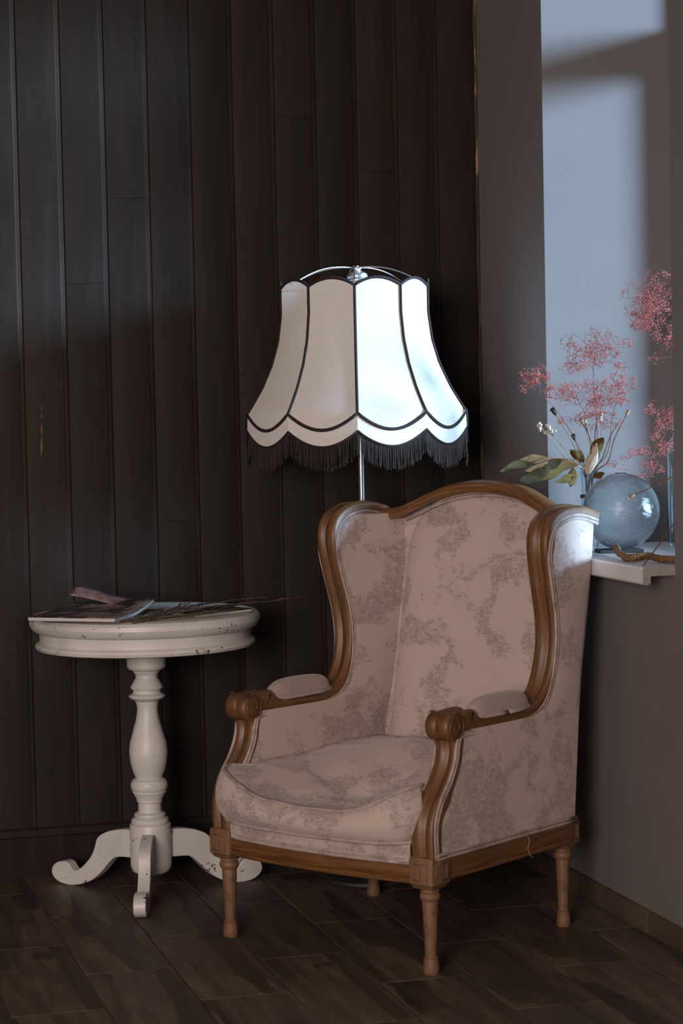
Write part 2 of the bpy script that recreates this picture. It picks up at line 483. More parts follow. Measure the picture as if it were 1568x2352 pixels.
# ------------------------------------------------------------------ mesh helpers
class MB:
    def __init__(self):
        self.v, self.f, self.uv = [], [], []

    def vert(self, p):
        self.v.append(tuple(p))
        return len(self.v) - 1

    def face(self, ids, uvs=None):
        self.f.append(tuple(ids))
        self.uv.append(uvs or [(0, 0)] * len(ids))

    def grid(self, fn, nu, nv, closed_u=False, uvs=(1, 1)):
        """fn(u,v)->point, u,v in 0..1"""
        base = len(self.v)
        cu = nu if closed_u else nu + 1
        for j in range(nv + 1):
            for i in range(cu):
                self.v.append(tuple(fn(i / nu, j / nv)))
        for j in range(nv):
            for i in range(nu):
                a = base + j * cu + i
                b_ = base + j * cu + (i + 1) % cu
                c = base + (j + 1) * cu + (i + 1) % cu
                d = base + (j + 1) * cu + i
                u0, u1, v0, v1 = i / nu * uvs[0], (i + 1) / nu * uvs[0], j / nv * uvs[1], (j + 1) / nv * uvs[1]
                self.face((a, b_, c, d), [(v0, u0), (v0, u1), (v1, u1), (v1, u0)])
        return base

    def rings(self, rings, caps=True, closed=True, s=None):
        """rings: list of equal-length point lists"""
        base = len(self.v)
        n = len(rings[0])
        for r_ in rings:
            for p in r_:
                self.v.append(tuple(p))
        per = [0.0]
        for i in range(n):
            per.append(per[-1] + (Vector(rings[0][(i + 1) % n]) - Vector(rings[0][i])).length)
        if s is None:
            s = [0.0]
            for k in range(1, len(rings)):
                s.append(s[-1] + (Vector(rings[k][0]) - Vector(rings[k - 1][0])).length)
        m_ = n if closed else n - 1
        for k in range(len(rings) - 1):
            for i in range(m_):
                j = (i + 1) % n
                self.face((base + k * n + i, base + k * n + j, base + (k + 1) * n + j, base + (k + 1) * n + i),
                          [(s[k], per[i]), (s[k], per[i + 1]), (s[k + 1], per[i + 1]), (s[k + 1], per[i])])
        if caps and closed:
            e = base + (len(rings) - 1) * n
            self.face([base + i for i in reversed(range(n))], [(0, per[i]) for i in reversed(range(n))])
            self.face([e + i for i in range(n)], [(s[-1], per[i]) for i in range(n)])

    def sweep(self, path, sec, B, off=None, caps=True):
        """path: Vectors; sec: [(b,n)]; B: fixed binormal; N = B x T"""
        rings_ = []
        B = Vector(B)
        m_ = len(path)
        s = [0.0]
        for k in range(m_):
            t = (Vector(path[min(k + 1, m_ - 1)]) - Vector(path[max(k - 1, 0)])).normalized()
            n_ = B.cross(t).normalized()
            rings_.append([Vector(path[k]) + B * b_ + n_ * q for b_, q in sec])
            if k:
                s.append(s[-1] + (Vector(path[k]) - Vector(path[k - 1])).length)
        self.rings(rings_, caps, True, s)

    def tube(self, path, r, seg=6, caps=True):
        path = [Vector(p) for p in path]
        m_ = len(path)
        rad = r if callable(r) else (lambda t: r)
        t0 = (path[1] - path[0]).normalized()
        a = Vector((0, 0, 1)) if abs(t0.z) < 0.9 else Vector((1, 0, 0))
        nrm = t0.cross(a).normalized()
        rings_ = []
        for k in range(m_):
            t = (path[min(k + 1, m_ - 1)] - path[max(k - 1, 0)])
            t = t.normalized() if t.length > 1e-9 else t0
            nrm = (nrm - t * nrm.dot(t)).normalized()
            bn = t.cross(nrm)
            rr = rad(k / (m_ - 1))
            rings_.append([path[k] + (nrm * math.cos(q * 2 * math.pi / seg) + bn * math.sin(q * 2 * math.pi / seg)) * rr for q in range(seg)])
        self.rings(rings_, caps)

    def lathe(self, prof, seg=40, c=(0, 0), mod=None):
        rings_ = []
        for k, (r_, z) in enumerate(prof):
            ring = []
            for i in range(seg):
                a = 2 * math.pi * i / seg
                rr = r_ * (mod(a, z) if mod else 1)
                ring.append((c[0] + rr * math.cos(a), c[1] + rr * math.sin(a), z))
            rings_.append(ring)
        s = [0.0]
        for k in range(1, len(prof)):
            s.append(s[-1] + math.hypot(prof[k][0] - prof[k - 1][0], prof[k][1] - prof[k - 1][1]))
        self.rings(rings_, True, True, s)

    def bar(self, a, b_, w, h, up=(0, 0, 1), bev=0.003):
        """rectangular bar a->b, w across, h along up"""
        a, b_, up = Vector(a), Vector(b_), Vector(up)
        t = (b_ - a).normalized()
        side = t.cross(up).normalized()
        up2 = side.cross(t)
        sec = rrect(w, h, bev)
        L = (b_ - a).length
        e = min(bev, L * 0.3)
        rings_ = []
        for d, k in ((0, 1 - 2 * e / max(w, h)), (e, 1), (L - e, 1), (L, 1 - 2 * e / max(w, h))):
            rings_.append([a + t * d + side * (x * k) + up2 * (y * k) for x, y in sec])
        self.rings(rings_)

    def build(self, name, mat, parent=None, sharp=35, kind=None, recalc=True, bevel=None, subsurf=0, solid=None):
        me = bpy.data.meshes.new(name)
        me.from_pydata(self.v, [], self.f)
        uvl = me.uv_layers.new(name='UVMap')
        k = 0
        flat = []
        for u in self.uv:
            for q in u:
                flat.extend(q)
        uvl.data.foreach_set('uv', flat)
        if recalc:
            bm = bmesh.new()
            bm.from_mesh(me)
            bmesh.ops.recalc_face_normals(bm, faces=bm.faces)
            bm.to_mesh(me)
            bm.free()
        me.polygons.foreach_set('use_smooth', [True] * len(me.polygons))
        if sharp is not None:
            me.set_sharp_from_angle(angle=R(sharp))
        me.materials.append(mat)
        o = bpy.data.objects.new(name, me)
        COL.objects.link(o)
        if parent is not None:
            o.parent = parent
        if kind:
            o['kind'] = kind
        if solid:
            md = o.modifiers.new('thickness', 'SOLIDIFY')
            md.thickness = solid
            md.offset = 0
        if bevel:
            md = o.modifiers.new('bevel', 'BEVEL')
            md.width = bevel
            md.segments = 2
        if subsurf:
            md = o.modifiers.new('smooth', 'SUBSURF')
            md.levels = subsurf
            md.render_levels = subsurf
        return o


def rrect(w, h, r_, n=3):
    pts = []
    r_ = min(r_, w * 0.49, h * 0.49)
    for cx, cy, a0 in ((w / 2 - r_, h / 2 - r_, 0), (-w / 2 + r_, h / 2 - r_, 90), (-w / 2 + r_, -h / 2 + r_, 180), (w / 2 - r_, -h / 2 + r_, 270)):
        for i in range(n):
            a = R(a0 + 90 * i / (n - 1))
            pts.append((cx + r_ * math.cos(a), cy + r_ * math.sin(a)))
    return pts


def boxmb(mb, x0, x1, y0, y1, z0, z1):
    b = len(mb.v)
    for x in (x0, x1):
        for y in (y0, y1):
            for z in (z0, z1):
                mb.v.append((x, y, z))
    for q in ((0, 1, 3, 2), (4, 6, 7, 5), (0, 4, 5, 1), (2, 3, 7, 6), (0, 2, 6, 4), (1, 5, 7, 3)):
        mb.face([b + i for i in q], [(0, 0), (1, 0), (1, 1), (0, 1)])


def crom(pts, n=6):
    """Catmull-Rom through tuples of any dimension"""
    P = [Vector(p) for p in pts]
    out = []
    for i in range(len(P) - 1):
        p0, p1, p2, p3 = P[max(i - 1, 0)], P[i], P[i + 1], P[min(i + 2, len(P) - 1)]
        for k in range(n):
            t = k / n
            out.append(0.5 * ((2 * p1) + (p2 - p0) * t + (2 * p0 - 5 * p1 + 4 * p2 - p3) * t * t + (3 * p1 - p0 - 3 * p2 + p3) * t ** 3))
    out.append(P[-1])
    return out


def interp(x, xs, ys):
    if x <= xs[0]:
        return ys[0]
    for i in range(len(xs) - 1):
        if x <= xs[i + 1]:
            t = (x - xs[i]) / (xs[i + 1] - xs[i]) if xs[i + 1] > xs[i] else 0
            return ys[i] + (ys[i + 1] - ys[i]) * t
    return ys[-1]


def tag(o, label, cat, group=None):
    o['label'] = label
    o['category'] = cat
    if group:
        o['group'] = group
    return o


def empty(name, loc, rz=0.0, kind=None):
    o = bpy.data.objects.new(name, None)
    o.empty_display_size = 0.05
    o.location = loc
    o.rotation_euler = (0, 0, rz)
    COL.objects.link(o)
    if kind:
        o['kind'] = kind
    return o


def S(o, label=None):
    o['kind'] = 'structure'
    if label:
        o['label'] = label
        o['category'] = label.split()[-1]
    return o


# ------------------------------------------------------------------ the room
XW = 2.045          # face of the grey wall on the right
YB = 5.953          # face of the plank wall
YF = -1.5           # wall behind the camera
XL = -3.2           # far left wall
ZC = 2.95
WY0, WY1 = 4.629, 5.43     # window opening in the right wall
WZ0, WZ1 = 0.858, 2.62
XO = 2.56           # outer face of the right wall

# floor: grout bed with wood-look tiles laid on it
mb = MB()
boxmb(mb, XL - .1, XO, YF - .1, YB + .15, -0.08, -0.0035)
floor = S(mb.build('floor', M['grout'], sharp=30), 'dark brown wood-look tiled floor')
floor['category'] = 'floor'
TW, TL, GAP = 0.2005, 0.5815, 0.0032
proto = {}


def tile_mesh(w, l):
    key = (round(w, 4), round(l, 4))
    if key in proto:
        return proto[key]
    me_ = MB()
    e = 0.0018
    rings_ = []
    for z, k in ((-0.0036, 0), (-0.0012, 0), (0.0, e)):
        rings_.append([(-w / 2 + k, -l / 2 + k, z), (w / 2 - k, -l / 2 + k, z), (w / 2 - k, l / 2 - k, z), (-w / 2 + k, l / 2 - k, z)])
    me_.rings(rings_)
    o = me_.build('floor_tile', M['tile'], sharp=20)
    bpy.data.objects.remove(o)
    m_ = [q for q in bpy.data.meshes if q.name.startswith('floor_tile')][-1]
    proto[key] = m_
    return m_


def put_tile(x0, x1, y0, y1):
    w, l = x1 - x0 - GAP, y1 - y0 - GAP
    o = bpy.data.objects.new('floor_tile', tile_mesh(w, l))
    o.location = ((x0 + x1) / 2, (y0 + y1) / 2, 0)
    COL.objects.link(o)
    o.parent = floor


XR = XW - 0.0
ncol = 0
x = 0.7205 - 5 * TW
while x < XR - 0.02:
    x1 = min(x + TW, XR)
    par = round((x - 0.7205) / TW) % 2
    y = 4.877 if par == 0 else 4.588
    while y > 3.1:
        y -= TL
    while y < YB - 0.02:
        y1 = min(y + TL, YB)
        put_tile(x, x1, y, y1)
        y = y1
    x = x1
# the rest of the floor, out of sight
mb = MB()
boxmb(mb, XL, XR, YF, 2.99 - TL + .29, -0.0036, 0)
o = mb.build('floor_field', M['tile'], floor)
o['kind'] = 'stuff'

# plank wall
mb = MB()
boxmb(mb, XL - .1, XO, YB + .012, YB + .15, 0, ZC)
wall_back = S(mb.build('wall_back', M['groove'], sharp=30), 'dark brown stained vertical plank wall')
PW = 0.1172
joints = {0.877: 1.595, 0.994: 1.823, 1.111: 0.95, 1.46: 2.05, 0.76: 0.72, 1.345: 1.35, 1.697: 1.9}


def plank(x0, x1, z0, z1):
    w = x1 - x0
    g = 0.0006
    yb = YB + .0125
    sec = [(x0 + g, yb), (x0 + g, YB + .0032), (x0 + .0025, YB + .0008), (x0 + .0045, YB), (x1 - .0125, YB), (x1 - .0105, YB + .0018), (x1 - g, YB + .0024), (x1 - g, yb)]
    me_ = MB()
    xm = (x0 + x1) / 2
    zm = (z0 + z1) / 2
    h = (z1 - z0) / 2 - 0.0004
    me_.rings([[(a - xm, b - YB, -h) for a, b in sec], [(a - xm, b - YB, h) for a, b in sec]])
    o = me_.build('plank', M['plank'], wall_back, sharp=25)
    o.location = (xm, YB, zm)


edges = []
x = 2.047
while x > XL:
    edges.append(x)
    x -= PW
for i in range(len(edges) - 1):
    x1, x0 = edges[i], edges[i + 1]
    zj = None
    for jx, jz in joints.items():
        if abs(jx - x0) < 0.05:
            zj = jz
    if zj:
        plank(x0, x1, 0.128, zj)
        plank(x0, x1, zj, ZC)
    else:
        plank(x0, x1, 0.128, ZC)

# strip of bare wood where the stain has chipped off one plank
mb = MB()
rnd_ = random.Random(4)
for z0_, z1_, w_ in ((1.135, 1.188, .0022), (1.192, 1.222, .0016), (1.236, 1.247, .0014), (1.256, 1.268, .0009)):
    lft, rgt = [], []
    for k in range(9):
        t = k / 8
        hw = w_ * math.sin(math.pi * (.08 + .84 * t)) * rnd_.uniform(.6, 1.2)
        xx = .7985 + .003 * (z0_ + (z1_ - z0_) * t - 1.13) / .1 + rnd_.uniform(-.0004, .0004)
        lft.append((xx - hw, z0_ + (z1_ - z0_) * t))
        rgt.append((xx + hw, z0_ + (z1_ - z0_) * t))
    poly = lft + rgt[::-1]
    mb.rings([[(a, YB - d, z) for a, z in poly] for d in (0, .0006)])
o = mb.build('bare_wood_chip', M['barewood'], wall_back, sharp=30)
o['kind'] = 'stuff'

mb = MB()
mb.sweep([Vector((XL, YB + .012, 0)), Vector((XW, YB + .012, 0))],
         [(0.0, 0.0), (0.134, 0.0), (0.134, 0.014), (0.128, 0.019), (0.112, 0.0215), (0.108, 0.0195), (0.104, 0.0215), (0.0, 0.0215)], (0, 0, 1))
# section above is (height, depth): turn it so depth points into the room
for i, (a, b_, c) in enumerate(mb.v):
    mb.v[i] = (a, 2 * (YB + .012) - b_ if b_ > YB + .012 else b_, c)
S(mb.build('baseboard_back', M['baseboard'], sharp=25), 'dark stained baseboard below the plank wall')

# worn strip in the corner
mb = MB()
mb.bar((XW - .004, YB - .006, 0.13), (XW - .004, YB - .006, ZC), 0.0075, 0.012, (0, 1, 0), 0.002)
S(mb.build('trim_1', M['wornedge']), 'thin worn corner trim between plank wall and grey wall')

# right wall with a deep window opening
mb = MB()
SPL = .44  # unseen near jamb, splay shaped to let the sun onto the chair wing
mb.rings([[(XW, YF - .1, z), (XO, YF - .1, z), (XO, WY0 - (XO - XW) * SPL, z), (XW, WY0, z)] for z in (0, ZC)])
boxmb(mb, XW, XO, WY1, YB + .012, 0, ZC)
for z0_, z1_ in ((0, WZ0), (WZ1, ZC)):
    mb.rings([[(XW, WY0, z), (XO, WY0 - (XO - XW) * SPL, z), (XO, WY1, z), (XW, WY1, z)] for z in (z0_, z1_)])
S(mb.build('wall_right', M['greypaint'], sharp=30), 'grey taupe painted wall with deep window niche')

# window in the outer plane of the niche
win = S(empty('window_1', (2.5, (WY0 + WY1) / 2, WZ0)), 'white framed window deep in the niche of the grey wall')
win['category'] = 'window'


def wbar(name, x0, x1, y0, y1, z0, z1, mat='frame_white'):
    m_ = MB()
    boxmb(m_, x0 - 2.5, x1 - 2.5, y0 - (WY0 + WY1) / 2, y1 - (WY0 + WY1) / 2, z0 - WZ0, z1 - WZ0)
    return m_.build(name, M[mat], win, sharp=30, bevel=0.004)


FX0, FX1 = 2.468, 2.528
NY = WY0 - (FX0 - XW) * SPL
wbar('frame_stile', FX0, FX1, WY1 - .052, WY1, WZ0 + .02, WZ1)
wbar('frame_stile', FX0, FX1, NY, NY + .052, WZ0 + .02, WZ1)
wbar('frame_head', FX0, FX1, NY + .052, WY1 - .052, WZ1 - .05, WZ1)
wbar('transom', FX0, FX1, NY + .052, WY1 - .052, 2.125, 2.235)
wbar('sash_stile', FX0 + .004, FX1 - .006, WY1 - .096, WY1 - .052, WZ0 + .09, 2.125)
wbar('sash_stile', FX0 + .004, FX1 - .006, NY + .052, NY + .096, WZ0 + .09, 2.125)
wbar('sash_rail', FX0 + .004, FX1 - .006, NY + .052, WY1 - .052, WZ0 + .02, WZ0 + .09)
wbar('pane', 2.499, 2.503, NY + .097, WY1 - .097, WZ0 + .091, 2.124, 'pane').modifiers.clear()
wbar('pane', 2.499, 2.503, NY + .053, WY1 - .053, 2.236, WZ1 - .051, 'pane').modifiers.clear()

# window board: slab with a dropped front lip
SX = 1.967
SZ = 0.878
prof = [(SX, SZ - .004), (SX + .004, SZ), (FX0, SZ), (FX0, SZ - .02), (SX + .018, SZ - .02), (SX + .018, SZ - .036), (SX + .013, SZ - .040), (SX + .004, SZ - .040), (SX, SZ - .036)]
mb = MB()
cy = (WY0 + WY1) / 2
ys = (WY0 + .001, WY1 - .001)
prof = prof[:2] + [(XW, SZ)] + prof[2:4] + [(XW, SZ - .02)] + prof[4:]


def sy_(a, y_):
    return y_ - (max(0, a - XW) * SPL if y_ < 5 else 0)


mb.rings([[(a - 2.5, sy_(a, y_) - cy, z - WZ0) for a, z in prof] for y_ in ys], caps=False)
mb.build('sill', M['sillpaint'], win, sharp=30)
mb = MB()
lipp = [p for p in prof if p[0] <= XW + .001]
mb.rings([[(a - 2.5, ys[0] + d - cy, z - WZ0) for a, z in lipp] for d in (-.0008, .0006)])
o = mb.build('sill_end', M['sillend'], win, sharp=30)

# baseboard of tile strips along the grey wall
bb = empty('baseboard_right', (XW, 0, 0))
S(bb, 'low brown tile baseboard along the grey wall')
y = YB
while y > 2.6:
    y0 = y - 0.292
    m_ = MB()
    m_.bar((-.006, y0 + .001, .0285), (-.006, y - .001, .0285), 0.011, 0.055, (0, 0, 1), 0.0015)
    m_.build('baseboard_tile', M['tile'], bb, sharp=25)
    y = y0

# rest of the room, behind the camera
fx0, fx1, fz0, fz1 = -2.8, -1.1, 0.9, 2.4
mb = MB()
boxmb(mb, XL - .12, XL, YF - .1, YB + .15, 0, ZC)
S(mb.build('wall_left', M['farwall'], sharp=30), 'plain warm grey wall at the far left')
mb = MB()
boxmb(mb, XL - .12, XO, YF - .3, YB + .15, ZC, ZC + .1)
S(mb.build('ceiling', M['ceil'], sharp=30), 'plain pale ceiling')
mb = MB()
boxmb(mb, XL - .12, fx0, YF - .3, YF, 0, ZC)
boxmb(mb, fx1, XO, YF - .3, YF, 0, ZC)
boxmb(mb, fx0, fx1, YF - .3, YF, 0, fz0)
boxmb(mb, fx0, fx1, YF - .3, YF, fz1, ZC)
S(mb.build('wall_front', M['farwall'], sharp=30, recalc=False), 'plain warm grey wall behind the viewer')
w2 = S(empty('window_2', ((fx0 + fx1) / 2, YF - .2, fz0)), 'wide window in the wall behind the viewer')
for n_, a, b_, c, d in (('frame_stile', -.85, -.79, 0, 1.5), ('frame_stile', .79, .85, 0, 1.5), ('frame_rail', -.79, .79, 0, .06), ('frame_rail', -.79, .79, 1.44, 1.5), ('mullion', -.03, .03, .06, 1.44)):
    m_ = MB()
    boxmb(m_, a, b_, -.03, .03, c, d)
    m_.build(n_, M['frame_white'], w2, sharp=30)
m_ = MB()
boxmb(m_, -.79, .79, -.003, .003, .06, 1.44)
m_.build('pane', M['pane'], w2, sharp=30)

# ------------------------------------------------------------------ armchair
CH_RZ = R(-55)
ch = empty('armchair', (1.2685 - .003, 4.877 - .011, 0), CH_RZ)
tag(ch, 'oak framed wing armchair upholstered in pinkish linen with grey scenic print', 'armchair')


def xc(z):
    t = max(0, min(1, (z - .5) / .45))
    return .30 + .02 * t * t * (3 - 2 * t)


def y_rear(z):
    return .558 + (z - .25) * .098


def bowb(x_, z):
    return .048 * max(0, 1 - (x_ / .34) ** 2) * max(0, min(1, (z - .28) / .55))


POST = [(-.010, .245), (-.014, .29), (-.011, .335), (.006, .373), (.038, .41), (.067, .45), (.078, .487), (.073, .513), (.066, .532)]
WING = [(.078, .573), (.12, .576), (.148, .575), (.163, .563), (.18, .553), (.22, .549), (.30, .547), (.365, .550), (.408, .566), (.440, .60), (.460, .663), (.459, .735), (.437, .82), (.417, .903), (.421, .954), (.448, .988), (.50, 1.008), (.555, 1.011), (.60, 1.006), (.645, .994)]
OUTL = [(0.004, .256), (.001, .31), (.006, .345), (.026, .385), (.058, .425), (.079, .465), (.086, .497), (.094, .517), (.112, .5235), (.20, .5215), (.30, .5205), (.37, .526), (.42, .547), (.452, .59), (.470, .66), (.468, .74), (.447, .82), (.430, .892), (.440, .942), (.472, .972), (.52, .984), (.57, .983), (.635, .968)]
SEC = [(-.030, -.036), (-.030, -.010), (-.0285, -.004), (-.024, -.0005), (-.014, .0012), (-.004, -.001), (.001, -.0065), (.006, -.0095), (.011, -.0065), (.015, -.003), (.021, -.0018), (.0275, -.004), (.030, -.009), (.030, -.036)]


def frame_sweep(path, sx, name, sec=SEC, mat='oak', n=5, taper=None):
    P = crom(path, n)
    m_ = MB()
    rings_ = []
    s = [0.0]
    for k, p in enumerate(P):
        t = (P[min(k + 1, len(P) - 1)] - P[max(k - 1, 0)]).normalized()
        nn = (-t.y, t.x)     # N = B x T in (y,z), B = +x
        sc = taper(k / (len(P) - 1)) if taper else 1
        dep = 1 + .5 * max(0, min(1, (.60 - p.y) / .03)) if name == 'wing_frame' else 1
        rings_.append([(sx * (xc(p.y) + b_ * sc), p.x + nn[0] * (q * dep if q < -.03 else q), p.y + nn[1] * (q * dep if q < -.03 else q)) for b_, q in sec])
        if k:
            s.append(s[-1] + (P[k] - P[k - 1]).length)
    m_.rings(rings_, True, True, s)
    return m_.build(name, M[mat], ch, sharp=50)


ox = [p.x for p in crom(OUTL[:8], 5)]
oz = [p.y for p in crom(OUTL[:8], 5)]
_up = crom(OUTL[10:21], 5)
ux = [p.x for p in _up]
uz = [p.y for p in _up]
zmx = max(uz)


def yf_low(z):
    return interp(z, oz, ox)


def yf_up(z):
    # last crossing on the rising boundary
    for i in range(len(uz) - 1):
        if uz[i] <= z <= uz[i + 1]:
            t = (z - uz[i]) / max(1e-6, uz[i + 1] - uz[i])
            return ux[i] + (ux[i + 1] - ux[i]) * t
    return ux[-1] if z > uz[-1] else ux[0]


def y_in(z):      # edge of the inside back
    return .536 + (z - .36) * .152


def side_panels(sx):
    for inner in (False, True):
        m_ = MB()
        for (z0, z1, fn) in ((.256 if not inner else .30, .530, yf_low), (.521, .978, yf_up)):
            def P(u, v, z0=z0, z1=z1, fn=fn):
                z = z0 + (z1 - z0) * v
                a = fn(z) + .002
                if inner:
                    b_ = y_in(z) + .06
                    b_ = max(b_, a + .02)
                    y_ = a + (b_ - a) * u
                    puff = .010 * (math.sin(math.pi * min(1, u * .98)) ** .6) * (math.sin(math.pi * (.04 + .92 * min(1, max(0, (z - .28) / .72)))) ** .5)
                    puff += .052 * u ** 1.6 * max(0, min(1, (z - .45) / .4))
                    return (sx * (xc(z) - .0285 - puff), y_, z)
                b_ = y_rear(z) - .012
                b_ = max(b_, a + .01)
                y_ = a + (b_ - a) * u
                puff = .008 * (math.sin(math.pi * u) ** .5 if 0 < u < 1 else 0) * (math.sin(math.pi * min(1, max(0, (z - .25) / .75))) ** .5 if .25 < z < 1 else 0)
                return (sx * (xc(z) + .0275 + puff), y_, z)
            m_.grid(P, 20, 24)
        if not inner:   # wrap round the rear corner
            def Pc(u, v):
                z = .256 + (.985 - .256) * v
                a = u * math.pi / 2
                return (sx * (xc(z) + .0155 + .012 * math.cos(a)), y_rear(z) - .012 + .012 * math.sin(a), z)
            m_.grid(Pc, 6, 24)
        m_.build('inner_wing_panel' if inner else 'outer_side_panel', M['toile'], ch, sharp=60)
        # double welt following the wood
        for d in (0.0, .0085):
            pts = crom(OUTL, 5)
            path = []
            for k, p in enumerate(pts):
                t = (pts[min(k + 1, len(pts) - 1)] - pts[max(k - 1, 0)]).normalized()
                q = p + Vector((t.y, -t.x)) * (d - .002)
                xx = xc(q.y) + (.0285 if not inner else -.0285)
                if inner and q.y < .38:
                    continue
                path.append((sx * xx, q.x, q.y))
            m2 = MB()
            m2.tube(path, .0042, 6)
            m2.build('welt', M['welt'], ch, sharp=None)
    if True:
        # lower double welt of the outer panel
        for d in (0.0, .0085):
            m2 = MB()
            m2.tube([(sx * (.3285), .002 + (.556 - .002) * k / 12, .258 + d) for k in range(13)], .0042, 6)
            m2.build('welt', M['welt'], ch, sharp=None)


for sx in (1, -1):
    frame_sweep(POST, sx, 'arm_post')
    frame_sweep(WING, sx, 'wing_frame')
    # scrolled hand-hold
    m_ = MB()
    cyy, czz, rr = .077, .5415, .0325
    xs0, xs1 = .2675, .3335
    prof = [(xs0, .0), (xs0, .026), (xs0 + .004, .031), (xs0 + .014, rr), (xs0 + .024, rr), (xs0 + .030, rr - .004), (xs0 + .036, rr), (xs0 + .052, rr), (xs1 - .004, .031), (xs1, .026), (xs1, .0)]
    rings_ = []
    for xx, r_ in prof:
        ring = []
        for i in range(28):
            a = 2 * math.pi * i / 28
            r2 = max(r_, .0008)
            ring.append((sx * xx, cyy + r2 * math.cos(a), czz + r2 * math.sin(a)))
        rings_.append(ring)
    m_.rings(rings_)
    sc = m_.build('arm_scroll', M['oak'], ch, sharp=50)
    for face_x in (xs0 - .0005, xs1 + .0005):
        m2 = MB()
        sp = []
        for i in range(60):
            t = i / 59
            a = R(100) - t * R(360 * 1.9)
            r_ = .028 * (1 - t) + .0045
            sp.append((sx * face_x, cyy + r_ * math.cos(a), czz + r_ * math.sin(a)))
        m2.tube(sp, lambda t: .0021 - .0009 * t, 6)
        m2.build('volute', M['oak'], sc, sharp=None)
    side_panels(sx)
    # upholstered arm pad
    m_ = MB()
    pts_c = []

    def pad(u, v):
        a = u * 2 * math.pi
        ph = v * math.pi / 2
        ca, sa = math.cos(a), math.sin(a)
        ex_ = abs(ca) ** .75 * (1 if ca >= 0 else -1)
        ey_ = abs(sa) ** .75 * (1 if sa >= 0 else -1)
        k = math.cos(ph) ** .55
        y_ = .280 + .112 * ey_ * k
        x_ = .029 * ex_ * k
        base = .5465 + .003 * max(0, (y_ - .33) / .06)
        front = max(0, (.205 - y_) / .04)
        z = base + .014 * front * front * .6 + (.047 - .006 * front) * math.sin(ph) ** .8
        return (sx * (xc(.56) + x_), y_, z)
    m_.grid(pad, 36, 8, True)
    pd = m_.build('arm_pad', M['toile_plain'], ch, sharp=None)
    for kk, dz in ((1.03, .001), (1.10, -.002)):
        m2 = MB()
        path = []
        for i in range(49):
            p = pad(i / 48 % 1, 0.02)
            path.append((sx * (xc(.56)) + (p[0] - sx * xc(.56)) * kk, .280 + (p[1] - .28) * (1 + (kk - 1) * .35), p[2] + dz + .002))
        m2.tube(path, .0033, 6)
        m2.build('welt', M['welt'], pd, sharp=None)
    # side rail
    m_ = MB()
    m_.sweep([Vector((sx * .30, .03, .204)), Vector((sx * .30, .28, .204)), Vector((sx * .30, .54, .204))],
             [(sx * b_, q) for b_, q in ((-.024, 0), (.024, 0), (.028, .003), (.028, .010), (.0255, .0125), (.028, .015), (.028, .050), (-.024, .050))], (1, 0, 0))
    m_.build('side_rail', M['oak'], ch, sharp=30)

# legs: squared block with sunk panel, ring, fluted taper, foot


def leg(lx, ly, h_block=.262, s=1.0):
    m_ = MB()
    w = .066 * s

    def flute(a, z):
        if .045 < z < .160:
            return 1 - .05 * (0.5 - 0.5 * math.cos(a * 14)) ** 2
        return 1
    prof = [(.0, 0), (.0165, 0), (.0185, .006), (.0178, .022), (.0160, .032), (.0168, .036), (.0132, .0385), (.0135, .046), (.0155, .10), (.0180, .158), (.0175, .162), (.0215, .166), (.0235, .172), (.0225, .178), (.0195, .181), (.0215, .185), (.0200, .190), (.018, .194), (.0225, .200), (.0, .2005)]
    m_.lathe([(max(r_, .0005) * s, z) for r_, z in prof], 56, (lx, ly), flute)
    g = m_.build('leg', M['oakleg'], ch, sharp=40)
    m2 = MB()
    rings_ = []
    for z, k in ((.190, .62), (.193, .80), (.199, .88), (.203, 1.0), (.252, 1.0), (.2555, .97), (h_block, .95)):
        rings_.append([(lx + x_ * k, ly + y_ * k, z) for x_, y_ in rrect(w, w, .004)])
    m2.rings(rings_)
    blk = m2.build('leg_block', M['oakleg'], g, sharp=30)
    # sunk square moulding on the outward faces
    for dx, dy in ((0, -1), (1, 0), (-1, 0)):
        fr = MB()
        for a0, a1 in (((-.019, .211), (.019, .211)), ((-.019, .247), (.019, .247)), ((-.019, .211), (-.019, .247)), ((.019, .211), (.019, .247))):
            q = []
            for (h_, z) in (a0, a1):
                if dx == 0:
                    q.append((lx + h_, ly + dy * (w / 2), z))
                else:
                    q.append((lx + dx * (w / 2), ly + h_, z))
            fr.tube(q, .0016, 5)
        fr.build('block_moulding', M['oakleg'], g, sharp=None)
    return g


leg(.300, .016)
leg(-.300, .016)
leg(.292, .548, s=.94)
leg(-.292, .548, s=.94)

# front rail, bowed
def bow(x_):
    return -.010 - .024 * (1 - (x_ / .27) ** 2)


path = [Vector((x_, bow(x_), .200)) for x_ in [-.272 + .544 * k / 20 for k in range(21)]]
m_ = MB()
rings_ = []
for p in path:
    rings_.append([(p.x, p.y + d, .200 + z) for d, z in ((.05, 0), (.004, 0), (0, .003), (-.001, .010), (.002, .0125), (0, .015), (-.003, .021), (-.003, .030), (.0, .038), (.004, .043), (.05, .043))])
m_.rings(rings_)
m_.build('front_rail', M['oak'], ch, sharp=35)
m_ = MB()
m_.bar((-.27, .555, .231), (.27, .555, .231), .03, .055, (0, 0, 1))
m_.build('back_rail', M['oak'], ch)

# upholstered band under the cushion
m_ = MB()


def band(u, v):
    x_ = -.268 + .536 * u
    z = .242 + .066 * v
    return (x_, bow(x_) + .006 - .006 * math.sin(math.pi * (.15 + .7 * v)) + (.30 * max(0, v - .85)), z)


